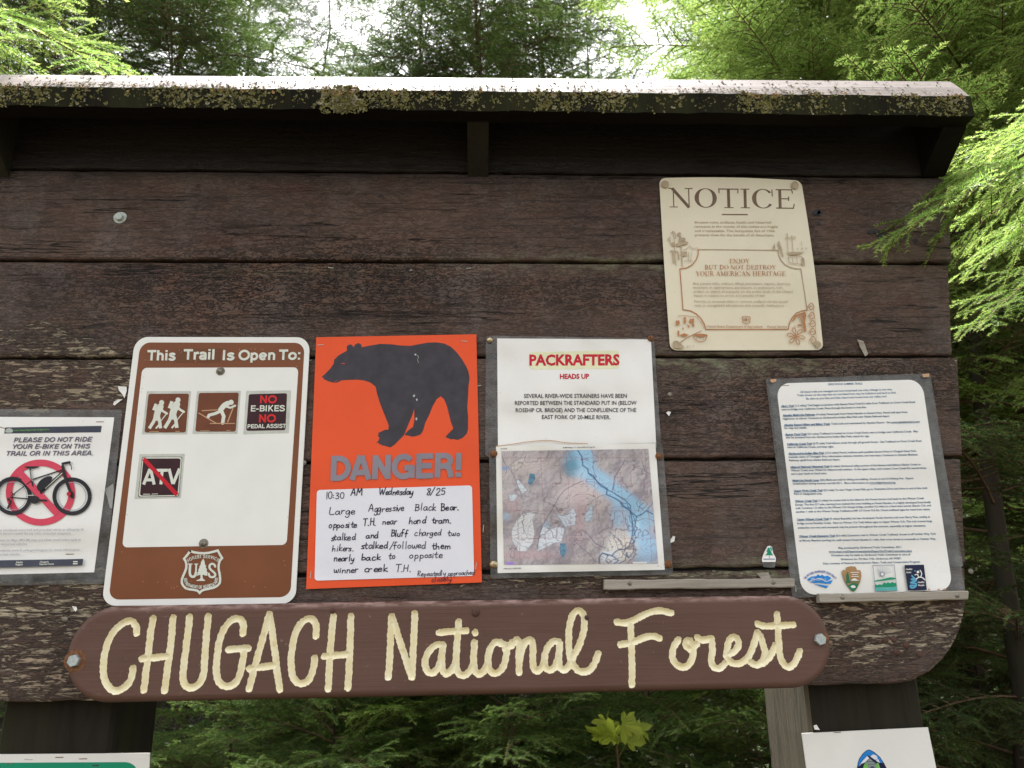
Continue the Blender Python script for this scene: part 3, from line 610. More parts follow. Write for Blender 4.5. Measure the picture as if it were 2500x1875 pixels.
# lichen on the eave edge (hanging below it in places) and along the upper face
def lichen(name, count, fn, mats, leaf=False):
    b = MB()
    for i in range(count):
        c, r, mi, nrm = fn(); k = R.choice((5, 6, 7)); b.cur = mi
        ax = nrm.orthogonal().normalized(); ay = nrm.cross(ax); tw = R.uniform(0, 6.28)
        for q in range(R.choice((2, 3, 4))):
            d = (ax*math.cos(tw+q*2.1)+ay*math.sin(tw+q*2.1)+nrm*R.uniform(-.2, .45)).normalized(); e = nrm.cross(d).normalized(); l = r*R.uniform(.6, 1.9); w = r*R.uniform(.4, 1.0)
            o_ = c-nrm*r*.1; base = len(b.v); b.v += [tuple(p) for p in (o_, o_+d*l*.5+e*w, o_+d*l*R.uniform(.8, 1.1)+e*w*R.uniform(-.3, .6)+nrm*r*R.uniform(0, .5), o_+d*l*.55-e*w*R.uniform(.5, 1))]
            b.f.append((base, base+1, base+2, base+3)); b.mi.append(mi)
    o = b.build(name, mats, kiosk); o['kind'] = 'stuff'; return o
dens = lambda x: .12+.88*max(0, noise1(x*11, 4)*1.4+.25)
def f_edge():
    while True:
        x = R.uniform(-1.1, x1-.01)
        if R.random() < dens(x): break
    zt, zb = lerpx(eL, eR, x), lerpx(bL, bR, x); t = R.random()**.8
    return Vector((x, YE-.0005, zb+(zt-zb)*t)), (.0008+.0036*R.random()**2.2), R.choice((0, 0, 0, 0, 2, 1) if t > .75 else (0, 0, 0, 0, 2)), Vector((R.uniform(-.3, .3), -1, R.uniform(-.5, .3))).normalized()
def f_top():
    x = R.uniform(-1.1, x1-.02); t = R.random()**1.5; xx = x+(0 if t < .5 else -.01)
    if R.random() < .35: x = min(x1-.02, R.choice((-.28, .02, -.70, .45, .62, -.5))+R.gauss(0, .05)); t = R.random()*.3
    zt = lerpx(eL, eR, x); zr = ridge_z(x); c = Vector((x, YE+(YR-YE)*t, zt+(zr-zt)*t)); x = min(x, x1-.01)
    return c, R.uniform(.0008, .0036), R.choice((1, 2, 2, 0)), Vector((0, -.64, .77))
def f_tuft():
    a = R.random(); x = P(838, 250, YE).x+R.gauss(0, .012+.012*a); z = lerpx(eL, eR, x)-.052*a-.002
    return Vector((x, YE-.004-R.random()*.004, z)), R.uniform(.0022, .0055), R.choice((0, 0, 2, 1 if a < .35 else 0)), Vector((R.uniform(-.6, .6), -1, R.uniform(-.6, .6))).normalized()
lichen('lichen_crust', 3300, f_edge, [M['lich'], M['lich2'], M['lich3']]); lichen('roof_lichen', 1500, f_top, [M['lich'], M['lich2'], M['lich3']]); lichen('hanging_lichen', 330, f_tuft, [M['lich'], M['lich2'], M['lich3']])
# bolt, nails, staples, knot holes and scraps on the planks
c = P(293, 532); dome(kiosk, c, .0075, M['pale'], 'bolt', .9, (.0125, M['pale']), True)
for p, r in ((Z9([(1614,252)])[0], .0052), (Z9([(1650,250)])[0], .005), (Z9([(1704,275)])[0], .0055), (Z9([(1662,303)])[0], .0062), (Z9([(1762,314)])[0], .0055), (Z9([(1648,180)])[0], .004), (Z9([(1590,262)])[0], .003)):
    dome(kiosk, P(*p, -.0005), r, M['rnail'], 'nail', .4)
for p in (Z8([(282,163)])[0], (1636, 963), (2370, 1395), (742, 1130)): dome(kiosk, P(*p, -.0005), .0045, M['dull'], 'nail', .4)
pl_sh = Sheet(kiosk, .0004)
b = MB()
for (cx, cy, r) in ((2000, 520, 6), (1998, 545, 5), (2150, 572, 11), (2128, 565, 7), (2236, 588, 6), (2270, 613, 5), (1993, 518, 8), (930, 478, 4), (262, 655, 4), (1260, 600, 4)):
    pts = [(cx+r*R.uniform(.6, 1.25)*math.cos(a*.7)*1.2, cy+r*R.uniform(.6, 1.1)*math.sin(a*.7)) for a in range(9)]; fill(pl_sh, b, pts, .0012)
b.build('knot_hole', M['black'], kiosk)['kind'] = 'stuff'
for (p, L, a) in (((808, 654), .010, -.1), ((1144, 655), .009, .0), ((1003, 660), .004, .6), ((62, 1165), .006, .1), ((700, 1228), .007, 1.2), ((1180, 1290), .012, 1.5), ((1168, 942), .010, .15), ((755, 880), .008, .1)):
    staple(pl_sh, p, L, a, M['pale'])
def scrap(pts, label, lift=.004, cat='paper scrap', mat='paper2', zf=lambda p: p):
    pts = zf(pts); cx = sum(p[0] for p in pts)/len(pts); cy = sum(p[1] for p in pts)/len(pts); b = MB(); n = len(pts)
    fr = [P(x, y, -(.0012+lift*abs((x-cx)+(y-cy))/22*R.uniform(.3, 1))) for x, y in pts]; c = P(cx, cy, -.0012)
    b.add([c]+fr+[v+Vector((0, .0004, 0)) for v in fr]+[c+Vector((0, .0004, 0))], [(0, i+1, (i+1) % n+1) for i in range(n)]+[(2*n+1, n+(i+1) % n+1, n+i+1) for i in range(n)]+[(i+1, n+i+1, n+(i+1) % n+1, (i+1) % n+1) for i in range(n)])
    o = b.build('paper_scrap', M[mat]); return tag(o, label, cat, None)
scrap([(664,375),(712,378),(713,400),(700,442),(688,420),(668,398)], 'torn white paper scrap beside the upper left edge of the metal trail sign', zf=Z3)
scrap([(640,462),(662,450),(690,448),(660,470),(645,484),(636,478)], 'small curled paper shred just above the laminated bicycle poster', zf=Z3)
scrap([(585,955),(612,940),(636,922),(640,960),(630,1062),(618,1060),(604,1000)], 'pointed torn paper corner sticking out between bicycle poster and metal trail sign', zf=Z3, lift=.001)
scrap([(1198,1302),(1215,1278),(1228,1282),(1222,1312),(1200,1322)], 'little torn paper bit at the right edge of the laminated river map', zf=Z5)
scrap([(1172,522),(1186,512),(1202,518),(1190,542)], 'tiny bright foil scrap on the plank right of the packrafter page', zf=Z5)
scrap([(1488,1462),(1515,1470),(1535,1525),(1522,1535),(1500,1495)], 'faded grey paint flake on the plank below the right corner of the tin notice', zf=Z2, mat='batten')
scrap([(2,0),(62,-6),(75,40),(40,62),(22,30)], 'faded paper rag behind the left wooden batten', zf=lambda p: [(1845+x*.5, 1399+y*.35) for x, y in p], mat='batten')
scrap([(285,70),(330,58),(378,135),(300,130)], 'pale wood chip on the upper left edge of the white logo panel', zf=Zi, lift=.002)
scrap([(310,105),(330,108),(333,120),(326,130),(316,116)], 'tiny cream paper scrap on the plank above the left end of the carved sign', zf=Z8)

# ------------------------------------------------------------------ carved wooden sign
T = .036
sroot = thing('carved_sign', 'long brown wooden sign with routed cream lettering CHUGACH National Forest and rounded ends', 'wooden sign', P(1090, 1590, -T/2))
LET = [
 [Z8(q) for q in [[(590,222),(588,195),(568,172),(540,176),(505,200),(478,235),(458,285),(448,340),(447,395),(458,435),(478,462),(503,472),(530,462),(555,440),(570,410),(574,375)]]],
 [Z8(q) for q in [[(662,160),(650,225),(640,320),(622,468)],[(748,155),(738,270),(728,350),(712,470)],[(613,333),(730,322)]]],
 [Z8(q) for q in [[(820,152),(812,220),(802,300),(793,380),(792,420),(802,448),(826,458),(850,450),(868,430),(880,400),(884,350),(890,250),(900,150)]]],
 [Z8(q) for q in [[(1048,225),(1051,190),(1043,167),(1020,160),(990,175),(962,215),(945,270),(938,330),(935,385),(945,430),(968,450),(998,450),(1022,430),(1038,395),(1048,345),(1055,292)],[(988,293),(1072,288)]]],
 [Z8(q) for q in [[(1163,140),(1130,260),(1100,370),(1076,462)],[(1163,140),(1180,250),(1195,370),(1208,465)],[(1078,376),(1190,361)]]],
 [Z8(q) for q in [[(1364,235),(1366,195),(1352,165),(1325,162),(1298,182),(1275,225),(1262,285),(1257,345),(1262,400),(1278,430),(1302,440),(1328,430),(1346,400),(1355,365),(1360,330)]]],
 [Z8(q) for q in [[(1440,150),(1432,230),(1425,330),(1418,462)],[(1516,150),(1512,280),(1508,380),(1503,458)],[(1400,323),(1505,313)]]],
 [Z8(q) for q in [[(1692,150),(1688,230),(1684,330),(1678,412)],[(1692,150),(1725,250),(1755,340),(1780,412)],[(1780,412),(1785,300),(1790,200),(1792,138)]]],
 [Z8(q) for q in [[(1912,275),(1888,272),(1862,290),(1843,320),(1836,355),(1845,385),(1868,394),(1892,372),(1906,330),(1914,275)],[(1914,275),(1908,340),(1912,378),(1926,398),(1946,388),(1962,365),(1972,335)]]],
 [Z8(q) for q in [[(1982,172),(1975,260),(1970,350),(1978,392),(2000,405),(2025,390),(2045,360)],[(1898,219),(2015,211)]]],
 [Z8(q) for q in [[(2050,262),(2046,340),(2052,385),(2072,400),(2092,382),(2110,345)],[(2053,219),(2053,221)]]],
 [Z8([(2160,262),(2138,264),(2118,290),(2108,335),(2114,378),(2138,396),(2165,382),(2182,345),(2188,300),(2178,272),(2160,266)]), Z8([(2182,290),(2196,282),(2212,262)])],
 [Z9(q) for q in [[(-2,278),(18,252),(30,258)],[(33,262),(30,320),(31,392)],[(31,345),(44,292),(62,258),(80,252),(90,268),(90,330),(93,370),(108,386),(128,370),(141,345)]]],
 [Z9(q) for q in [[(205,262),(182,257),(157,280),(142,320),(141,360),(160,382),(185,367),(201,320),(207,265)],[(207,265),(202,330),(208,370),(226,380),(246,362),(262,330)]]],
 [Z9(q) for q in [[(262,330),(292,270),(312,200),(308,145),(285,125),(262,145),(248,195),(245,260),(250,320),(267,365),(295,388),(330,385),(355,355),(372,310)]]],
 [Z9(q) for q in [[(452,175),(490,178),(530,165),(590,135),(640,125),(688,135)],[(512,182),(515,260),(518,350),(518,445)],[(468,272),(515,264),(570,242),(610,235),(638,245)]]],
 [Z9(q) for q in [[(720,250),(698,285),(694,330),(715,362),(748,369),(773,345),(784,300),(776,262),(757,254),(752,275),(775,292),(800,268)]]],
 [Z9(q) for q in [[(802,242),(825,252),(862,245)],[(862,245),(867,290),(861,340),(872,368),(898,373),(922,352)]]],
 [Z9(q) for q in [[(925,318),(960,303),(980,270),(966,241),(942,250),(930,290),(932,330),(955,352),(990,350),(1020,327),(1036,295)]]],
 [Z9(q) for q in [[(1036,295),(1050,255),(1060,220)],[(1060,220),(1076,240),(1086,275),(1093,312),(1080,345),(1055,360),(1030,348)],[(1085,352),(1115,322),(1138,275)]]],
 [Z9(q) for q in [[(1145,140),(1150,220),(1155,300),(1166,345),(1190,368),(1215,357),(1233,325),(1243,300)],[(1062,182),(1100,192),(1215,186)]]]]
tl, tr, bl, br = P(330, 1477, -T), P(1950, 1463, -T), P(330, 1704, -T), P(1950, 1678, -T)
zt_, zb_ = (tl.z+tr.z)/2+.003, (bl.z+br.z)/2-.004
xa, xb = P(158, 1600, -T).x, P(2031, 1570, -T).x; rr = (zt_-zb_)/2; zc = (zt_+zb_)/2
step = .00115; nx = int((xb-xa)/step)+4; nz = int((zt_-zb_)/step)+4
gx = xa-2*step+step*np.arange(nx+1); gz = zb_-2*step+step*np.arange(nz+1)
X, Zz = np.meshgrid(gx, gz); X = X.copy(); Zz = Zz.copy()
cx0, cx1 = xa+rr, xb-rr
def outer(X, Zz):
    dx = np.maximum(np.maximum(cx0-X, X-cx1), 0); return rr-np.sqrt(dx**2+(Zz-zc)**2)*1.0
segs = []
for li, sts in enumerate(LET):
    for st in sts:
        q = [P(x, y, -T) for x, y in (catmull(st, 5) if len(st) > 2 else st)]
        for a, c in zip(q[:-1], q[1:]): segs.append((a.x, a.z, c.x, c.z, li))
GW = .0053
def field(X, Zz):
    D = np.full(X.shape, 1.0); own = np.zeros(X.shape, int)
    for ax, az, bx, bz, li in segs:
        m = .012
        i0 = max(0, int((min(ax, bx)-m-gx[0])/step)); i1 = min(nx+1, int((max(ax, bx)+m-gx[0])/step)+2)
        j0 = max(0, int((min(az, bz)-m-gz[0])/step)); j1 = min(nz+1, int((max(az, bz)+m-gz[0])/step)+2)
        xs = X[j0:j1, i0:i1]; zs = Zz[j0:j1, i0:i1]; dx, dz = bx-ax, bz-az; ll = dx*dx+dz*dz+1e-12
        t = np.clip(((xs-ax)*dx+(zs-az)*dz)/ll, 0, 1); d = np.sqrt((xs-ax-t*dx)**2+(zs-az-t*dz)**2)
        sub = D[j0:j1, i0:i1]; k = d < sub; sub[k] = d[k]; own[j0:j1, i0:i1][k] = li
    return D, own
D, own = field(X, Zz); wob = .00020*np.sin(X*900+Zz*300)+.00028*np.sin(X*350-Zz*700)+.0002*np.sin(X*160+Zz*210)
def snap(F):
    gzv, gxv = np.gradient(F, step); g = gxv**2+gzv**2+1e-9; m = np.abs(F) < .55*step
    X[m] -= (F*gxv/g)[m]; Zz[m] -= (F*gzv/g)[m]
snap(D-(GW+wob)); snap(outer(X, Zz))
D2, own = field(X, Zz); F = D2-(GW+wob); F[np.abs(D-(GW+wob)) < .55*step] = 0
O2 = outer(X, Zz); t = np.clip(1-D2/GW, 0, 1); depth = .0050*(1-(1-t)**1.45)
edge = np.clip(1-O2/.011, 0, 1); bev = .011*(1-np.sqrt(np.clip(1-edge**2, 0, 1)))
Y = -T+depth*(D2 < GW+1e-4)+bev+.0007*np.sin(X*19+1)+.0004*np.sin(Zz*60)
inside = O2 > -.25*step
V = np.stack([X, Y, Zz], -1).reshape(-1, 3); n1_ = nx+1
jj, ii = np.meshgrid(np.arange(nz), np.arange(nx), indexing='ij'); q0 = jj*n1_+ii
quads = np.stack([q0, q0+1, q0+n1_+1, q0+n1_], -1).reshape(-1, 4)
ins = inside.reshape(-1)[quads].all(1); quads = quads[ins]
fm = F.reshape(-1)[quads].mean(1); carved = fm < 0; ow = own.reshape(-1)[quads[:, 0]]
def sub_mesh(name, qs, mat, parent, extra=None):
    u, inv = np.unique(qs, return_inverse=True); vs = V[u]; fs = inv.reshape(qs.shape)
    me = bpy.data.meshes.new(name); me.from_pydata(vs.tolist(), [], fs.tolist()); me.materials.append(mat)
    me.polygons.foreach_set('use_smooth', [True]*len(fs))
    w = np.clip((vs[:, 2]-(zt_-.010))/.008, 0, 1)*1.0; at = me.attributes.new('wear', 'FLOAT', 'POINT'); at.data.foreach_set('value', w.astype(np.float32))
    me.update(); return link(bpy.data.objects.new(name, me), parent), me
so_, sme = sub_mesh('sign_board', quads[~carved], M['sign'], sroot)
bm = bmesh.new(); bm.from_mesh(sme)
be = [e for e in bm.edges if e.is_boundary and all((rr-math.hypot(max(cx0-v.co.x, v.co.x-cx1, 0), v.co.z-zc)) < 1.6*step for v in e.verts)]
ret = bmesh.ops.extrude_edge_only(bm, edges=be)
for g in ret['geom']:
    if isinstance(g, bmesh.types.BMVert): g.co.y = -.0012
bmesh.ops.recalc_face_normals(bm, faces=bm.faces); bm.to_mesh(sme); bm.free()
for li in range(len(LET)): sub_mesh('letter', quads[carved & (ow == li)], M['cream'], sroot)
dome(sroot, P(183, 1613, -T), .0095, M['steel'], 'bolt', .85, (.0165, M['rust']), True); dome(sroot, P(2000, 1561, -T), .0095, M['steel'], 'bolt', .85, (.0165, M['rust']), True)
for p, r in ((Z8([(1438,125)])[0], .005), (Z8([(2055,133)])[0], .007), (Z9([(325,155)])[0], .0045)): dome(sroot, P(*p, -T+.001), r, M['rnail'], 'nail', .5)

# ------------------------------------------------------------------ metal trail sign
root = thing('metal_trail_sign', 'white metal sign with brown print reading This Trail Is Open To, holding four symbol stickers', 'metal sign', P(500, 1150, -.006))
sh = Sheet(root, .0065)
plate(sh, 'sign_plate', Z3([(760,98),(1744,100),(1661,1600),(571,1611)]), M['white_metal'], .075, .05, thick=.0025)
plate(sh, 'brown_print', Z3([(790,129),(1714,131),(1633,1561),(610,1576)]), M['brown'], .06, .04, thick=.0002)
plate(sh, 'white_panel', Z3([(800,272),(1679,269),(1612,1268),(687,1282)]), M['white_metal'], .03, .03, thick=.0002)
plate(sh, 'covering_patch', Zk([(558,158),(1102,152),(1085,318),(545,322)]), M['brown2'], thick=.0002)
LN = (.06, -1)
label_text(sh, 'heading', [('This', Zk([(190,302)])[0], Zk([(545,302)])[0], 25.2), ('Trail', Zk([(635,292)])[0], Zk([(1028,290)])[0], 25.4), ('Is', Zk([(1105,299)])[0], Zk([(1268,298)])[0], 25), ('Open', Zk([(1310,299)])[0], Zk([(1772,296)])[0], 25), ('To:', Zk([(1805,295)])[0], Zk([(2085,292)])[0], 25)], M['glyph'], w=.225, lean=LN)
def sticker(name, label, outer_, inner, mi):
    o = plate(sh, name, Zc(outer_), M['stick'], .02, .02, nu=3, nv=3, thick=.0002, label=label, lift=.0009)
    plate(sh, 'sticker_face', Zc(inner), M[mi], .05, .05, nu=3, nv=3, thick=.0001, parent=o, lift=.0012); return o
st1 = sticker('symbol_sticker', 'brown sticker with two hikers', [(203,130),(772,130),(722,688),(138,688)], [(225,166),(745,163),(702,662),(172,663)], 'stickbrown')
def hiker(dx, dy, k, hx, hy): 
    q = lambda p: [(hx+(x-604)*k, hy+(y-245)*k) for x, y in p]
    return [('d', q([(604,245)])[0], 33), ('b', q([(492,352),(528,262)]), 44*k), ('c', q([(588,300),(548,385),(532,455)]), 88*k), ('l', q([(598,320),(618,362),(678,397)]), 30*k), ('l', q([(672,402),(597,495)]), 12),
            ('b', q([(522,430),(492,510),(432,606)]), 44*k), ('b', q([(556,430),(578,520),(588,604)]), 46*k), ('b', q([(582,540),(522,606)]), 24*k)]
art(sh, 'hikers', Zc, hiker(0, 0, 1, 604, 245)+hiker(0, 0, .92, 393, 279), M['glyph'], st1, lift=.0014)
art(sh, 'small_print', Zc, [('b', [(235,650),(355,650)], 9), ('b', [(570,649),(625,648)], 9)], M['tan'], st1, lift=.0014)
st2 = sticker('symbol_sticker', 'brown sticker with a cross-country skier', [(848,130),(1412,127),(1368,681),(788,683)], [(872,154),(1385,150),(1345,651),(825,650)], 'stickbrown')
art(sh, 'skier', Zc, [('d', (1286,275), 34), ('c', [(1245,288),(1195,318),(1150,375)], 66), ('l', [(1215,325),(1275,345),(1338,318)], 26), ('l', [(1160,385),(1080,420),(1003,440),(988,470)], 38), ('l', [(1162,385),(1192,455),(1178,540)], 46)], M['glyph'], st2, lift=.0014)
art(sh, 'ski_and_pole', Zc, [('b', [(1312,345),(1240,532)], 15), ('b', [(910,383),(1110,372)], 12), ('b', [(865,410),(1095,545)], 13), ('b', [(1012,547),(1335,547)], 12), ('b', [(890,640),(1010,640)], 7), ('b', [(1225,637),(1280,637)], 7)], M['tan'], st2, lift=.0015)
st3 = sticker('symbol_sticker', 'dark maroon sticker reading NO E-BIKES NO PEDAL ASSIST', [(1480,128),(2059,120),(2030,672),(1443,688)], [(1515,170),(2006,158),(1985,632),(1480,642)], 'maroon')
b = MB(); q = Zc([(1642,286),(1868,286),(1628,533),(1856,531)]); glyphs(sh, b, 'NO', GR, q[0], q[1], 19, w=.22, lift=.0014, lean=LN); glyphs(sh, b, 'NO', GR, q[2], q[3], 19.5, w=.22, lift=.0014, lean=LN); b.build('red_lettering', M['red'], st3)
b = MB(); q = Zc([(1528,393),(1974,390),(1490,610),(1988,604)]); glyphs(sh, b, 'E-BIKES', GR, q[0], q[1], 15, w=.19, lift=.0014, lean=LN); glyphs(sh, b, 'PEDAL ASSIST', GR, q[2], q[3], 10, w=.2, lift=.0014, lean=LN); b.build('white_lettering', M['glyph'], st3)['kind'] = 'stuff'
st4 = sticker('symbol_sticker', 'dark maroon sticker reading ATV with a red slash', [(108,941),(693,936),(640,1508),(43,1521)], [(140,976),(660,973),(615,1486),(90,1497)], 'maroon')
plate(sh, 'white_ring', Zc([(146,982),(654,979),(610,1480),(97,1490)]), M['glyph'], .06, .06, 3, 3, .0001, .0013, st4); plate(sh, 'sticker_face', Zc([(158,998),(638,996),(597,1467),(113,1475)]), M['maroon'], .06, .06, 3, 3, .0001, .00145, st4)
b = MB(); q = Zc([(140,1333),(612,1328)]); glyphs(sh, b, 'ATV', GR, q[0], q[1], 38, w=.19, lift=.0016, lean=(.09, -1)); b.build('white_lettering', M['glyph'], st4)
art(sh, 'red_slash', Zc, [('b', [(160,1000),(592,1465)], 52)], M['red2'], st4, lift=.0019); art(sh, 'small_print', Zc, [('b', [(155,1457),(245,1456)], 8), ('b', [(265,1455),(345,1452)], 8)], M['glyph'], st4, lift=.0016)
b = MB(); lf = sh.lay()
shield = [(490,280),(600,315),(740,335),(870,340),(1010,325),(1130,295),(1235,265),(1292,370),(1352,470),(1290,540),(1262,640),(1255,740),(1275,850),(1295,960),(1300,1060),(1285,1150),(1220,1220),(1120,1270),(990,1300),(880,1320),(800,1350),(745,1410),(690,1350),(600,1330),(480,1315),(370,1285),(300,1215),(265,1140),(265,1050),(300,950),(350,840),(385,740),(388,640),(370,560),(325,490),(410,390),(490,280)]
strokes(sh, b, Zd(shield), 62/11.06, lf)
path_text(sh, b, 'FOREST SERVICE', Zd(catmull([(440,590),(540,525),(660,485),(840,468),(1000,480),(1130,515),(1240,575)])), 8.2, 1.5, lf)
path_text(sh, b, 'DEPARTMENT OF AGRICULTURE', Zd(catmull([(318,1010),(330,1110),(400,1215),(560,1275),(750,1300),(960,1275),(1130,1225),(1220,1130),(1250,1000)])), 8.4, 1.6, lf)
strokes(sh, b, Zd(catmull([(490,640),(480,850),(500,940),(560,975),(620,945),(645,850)])), 6.2, lf+.00002, False); strokes(sh, b, Zd([(645,860),(655,640)]), 4.4, lf+.00003, False)
for a in ([(430,632),(552,632)], [(600,632),(705,632)]): strokes(sh, b, Zd(a), 2.6, lf+.00004, False)
strokes(sh, b, Zd(catmull([(1165,700),(1145,650),(1085,625),(1025,655),(1012,725),(1060,795),(1130,855),(1168,910),(1150,960),(1090,985),(1020,965),(990,890)])), 5.2, lf+.00002)
fill(sh, b, Zd([(845,480),(880,560),(890,640),(925,690),(905,715),(950,780),(930,805),(968,870),(945,885),(962,945),(890,940),(850,920),(825,925),(830,1020),(890,1065),(892,1088),(658,1088),(668,1065),(750,1035),(770,1000),(765,915),(720,935),(648,948),(695,890),(675,870),(722,815),(700,790),(742,730),(735,700),(775,640),(780,580)]), lf+.00005)
b.build('forest_service_shield', M['glyph'], root)
b = MB(); lf = sh.lay()
for i in range(46):
    u, v = (R.random(), R.choice((.02, .94, .965, R.uniform(.86, .97), R.uniform(.02, .11)))) if i < 34 else (R.choice((.035, .965)), R.random())
    x, y = bil(Z3([(800,140),(1705,140),(1625,1552),(620,1566)]), .03+.94*u if i < 34 else u, v); a = R.uniform(0, 6.3); strokes(sh, b, [(x, y), (x+1.8*math.cos(a), y+1.5*math.sin(a)), (x+2.2*math.cos(a+.8), y+2.6*math.sin(a+.8))], .9, lf, False)
b.build('paint_chips', M['tan'], root)['kind'] = 'stuff'
for p in ((1240,291), (1145,1260)): dome(root, sh.at(*Z3([p])[0], .001), .0058, M['dull'], 'bolt', 1.0, (.0078, M['dull']))

# ------------------------------------------------------------------ orange bear poster
root = thing('bear_warning_poster', 'orange paper poster with a black bear silhouette, grey DANGER! and a handwritten note', 'poster', P(962, 1130, -.003))
def dd(px, py):
    x0, x1 = 752, 1172; u = (px-x0)/(x1-x0); v = (py-820)/620
    return .0022+.004*max(0, (.10-v)/.1)*max(0, (u-.75)/.25)+.005*max(0, (v-.93)/.07)*abs(u-.5)
sh = Sheet(root, dd)
plate(sh, 'poster_sheet', Z4([(78,106),(1032,88),(1065,1566),(18,1606)]), M['orange'], nu=16, nv=22)
bear = [(112,340),(130,325),(160,295),(183,262),(185,240),(210,215),(240,197),(262,185),(260,160),(275,148),(290,150),(300,165),(310,148),(330,140),(345,148),(350,165),(400,155),(460,145),(520,147),(580,155),(640,157),(690,147),(740,138),(790,136),(840,142),(880,162),(915,195),(945,235),(970,275),(985,310),(992,350),(985,400),(983,450),(978,520),(983,580),(982,655),(975,680),(950,705),(920,717),(895,712),(880,714),(868,708),(858,705),(848,700),(860,685),(880,665),(895,650),(880,610),(868,560),(855,510),(840,475),(820,457),(795,475),(770,520),(750,570),(728,615),(715,660),(700,685),(670,695),(650,698),(630,692),(610,690),(605,683),(625,662),(655,640),(663,600),(662,530),(650,570),(625,630),(600,690),(570,720),(545,745),(520,762),(495,755),(480,750),(470,752),(465,742),(455,746),(452,734),(437,735),(450,720),(455,705),(443,690),(452,684),(446,676),(468,666),(485,658),(508,655),(510,630),(490,580),(470,530),(455,490),(440,440),(432,400),(400,375),(360,362),(320,358),(270,360),(230,362),(205,375),(180,376),(150,368),(128,358)]
art(sh, 'bear_silhouette', Z4, [('f', bear)], M['bear'])
art(sh, 'bear_face_marks', Z4, [('l', [(228,264),(240,260),(248,264)], 3), ('l', [(182,372),(205,362)], 2)], M['orange']); art(sh, 'paint_specks', Z4, [('F', [(664,206),(672,204),(674,212),(666,214)]), ('F', [(655,452),(665,448),(666,458),(657,462)]), ('F', [(673,474),(681,472),(681,484),(675,484)]), ('F', [(670,588),(678,584),(679,598),(672,600)]), ('l', [(678,212),(688,222),(682,240),(688,258)], 2)], M['pale'])
plate(sh, 'note_panel', Z4([(82,1016),(1006,988),(1019,1527),(68,1556)]), M['notewhite'], .022, .035, thick=.0001)
label_text(sh, 'danger_heading', [('DANGER!', Z4([(150,960)])[0], Z4([(950,938)])[0], 59)], M['dgrey'], w=.235, lean=(.03, -1))
b = MB(); lf = sh.lay()
for t, x, y, w_, h_ in (("10:30",134,1068,110,40),("AM",283,1050,68,38),("Wednesday",450,1045,208,38),("8/25",732,1046,112,40),("Large",152,1160,155,42),("Aggressive",386,1145,218,42),("Black",666,1138,126,40),("Bear.",820,1138,106,40),
    ("opposite",150,1242,172,38),("T.H.",358,1227,74,38),("near",468,1222,88,38),("hand",625,1216,106,38),("tram.",766,1214,118,38),("stalked",162,1316,152,38),("and",373,1302,78,36),("Bluff",520,1292,100,40),("charged",664,1289,158,38),("two",863,1290,70,36),
    ("hikers.",170,1380,132,38),("stalked",342,1366,165,40),("/followed",512,1366,222,40),("them",768,1368,110,38),("nearly",178,1442,125,38),("back",343,1434,116,38),("to",510,1426,40,38),("opposite",632,1422,200,38),("winner",180,1510,147,38),("creek",360,1504,150,40),("T.H.",550,1504,94,42)):
    q = Z4([(x, y), (x+w_, y-.02*w_)]); glyphs(sh, b, t, HW, q[0], q[1], h_/2.44, w=R.uniform(4.4, 6.0)/(h_), lift=lf, lean=(R.uniform(.02, .16), -1), smooth=True, jit=.07, rounded=True)
b.build('handwriting', M['ink'], root)
b = MB(); lf = sh.lay()
for t, x, y, w_, h_ in (("Repeatedly",680,1530,168,30),("approached",860,1525,163,28),("closely",764,1562,122,30)):
    q = Z4([(x, y), (x+w_, y-.04*w_)]); glyphs(sh, b, t, HW, q[0], q[1], h_/2.44, w=3.6/h_, lift=lf, lean=(.09, -1), smooth=True, jit=.05, rounded=True)
b.build('added_handwriting', M['ink'], root)
for p, a in (((104,152), .05), ((962,130), -.05), ((1030,1468), 1.45), ((45,1520), 1.5)): staple(sh, Z4([p])[0], .011, a, M['pale'])

# ------------------------------------------------------------------ packrafter page and map sheet
def wave(px, py, base):
    return base+.0019*math.sin(px*.021+py*.012)+.0015*math.sin(py*.045+px*.006+1)+.0006*math.sin(px*.06-py*.05)
root = thing('packrafter_notice', 'white laminated page headed PACKRAFTERS HEADS UP in crimson, tacked above the river map', 'notice', P(1405, 950, -.004))
sh = Sheet(root, lambda x, y: wave(x, y, .0060)+.006*max(0, (x-1560)/60)*max(0, (860-y)/40 if y < 860 else 0))
plate(sh, 'laminate', Z5([(66,48),(1098,66),(1146,772),(62,790)]), M['lam'], .02, .02, 50, 36, .0003)
plate(sh, 'page', Z5([(135,66),(1079,72),(1112,735),(140,738)]), M['paper2'], nu=48, nv=36, thick=.0002)
plate(sh, 'highlighter_mark', Z5([(330,150),(884,140),(886,252),(332,256)]), M['hilite'], .05, .2, 30, 9, .00005)
LP = (.0, -1)
ftexts(sh, 'heading', Z5, [('PACKRAFTERS', (333,230), (887,228), 62), ('HEADS UP', (520,313), (700,312), 28)], M['crimson'], .038)
ftexts(sh, 'body_text', Z5, [('SEVERAL RIVER-WIDE STRAINERS HAVE BEEN', (300,431), (931,430), 24), ('REPORTED BETWEEN THE STANDARD PUT IN (BELOW', (244,474), (991,473), 24), ('ROSEHIP CR. BRIDGE) AND THE CONFLUENCE OF THE', (249,518), (989,517), 24), ('EAST FORK OF 20-MILE RIVER.', (410,560), (830,561), 24)], M['text'], .012)
for p, m_, l in (((90,76), 'brass', 'shiny brass tack'), ((1078,66), 'rust', 'rusty tack')): dome(root, sh.at(*Z5([p])[0], .0005), .0062, M[m_], 'tack', .75, label=l)
root = thing('river_map_sheet', 'laminated topographic map with blue braided river and pink contour shading, below the PACKRAFTERS page', 'map', P(1415, 1240, -.004))
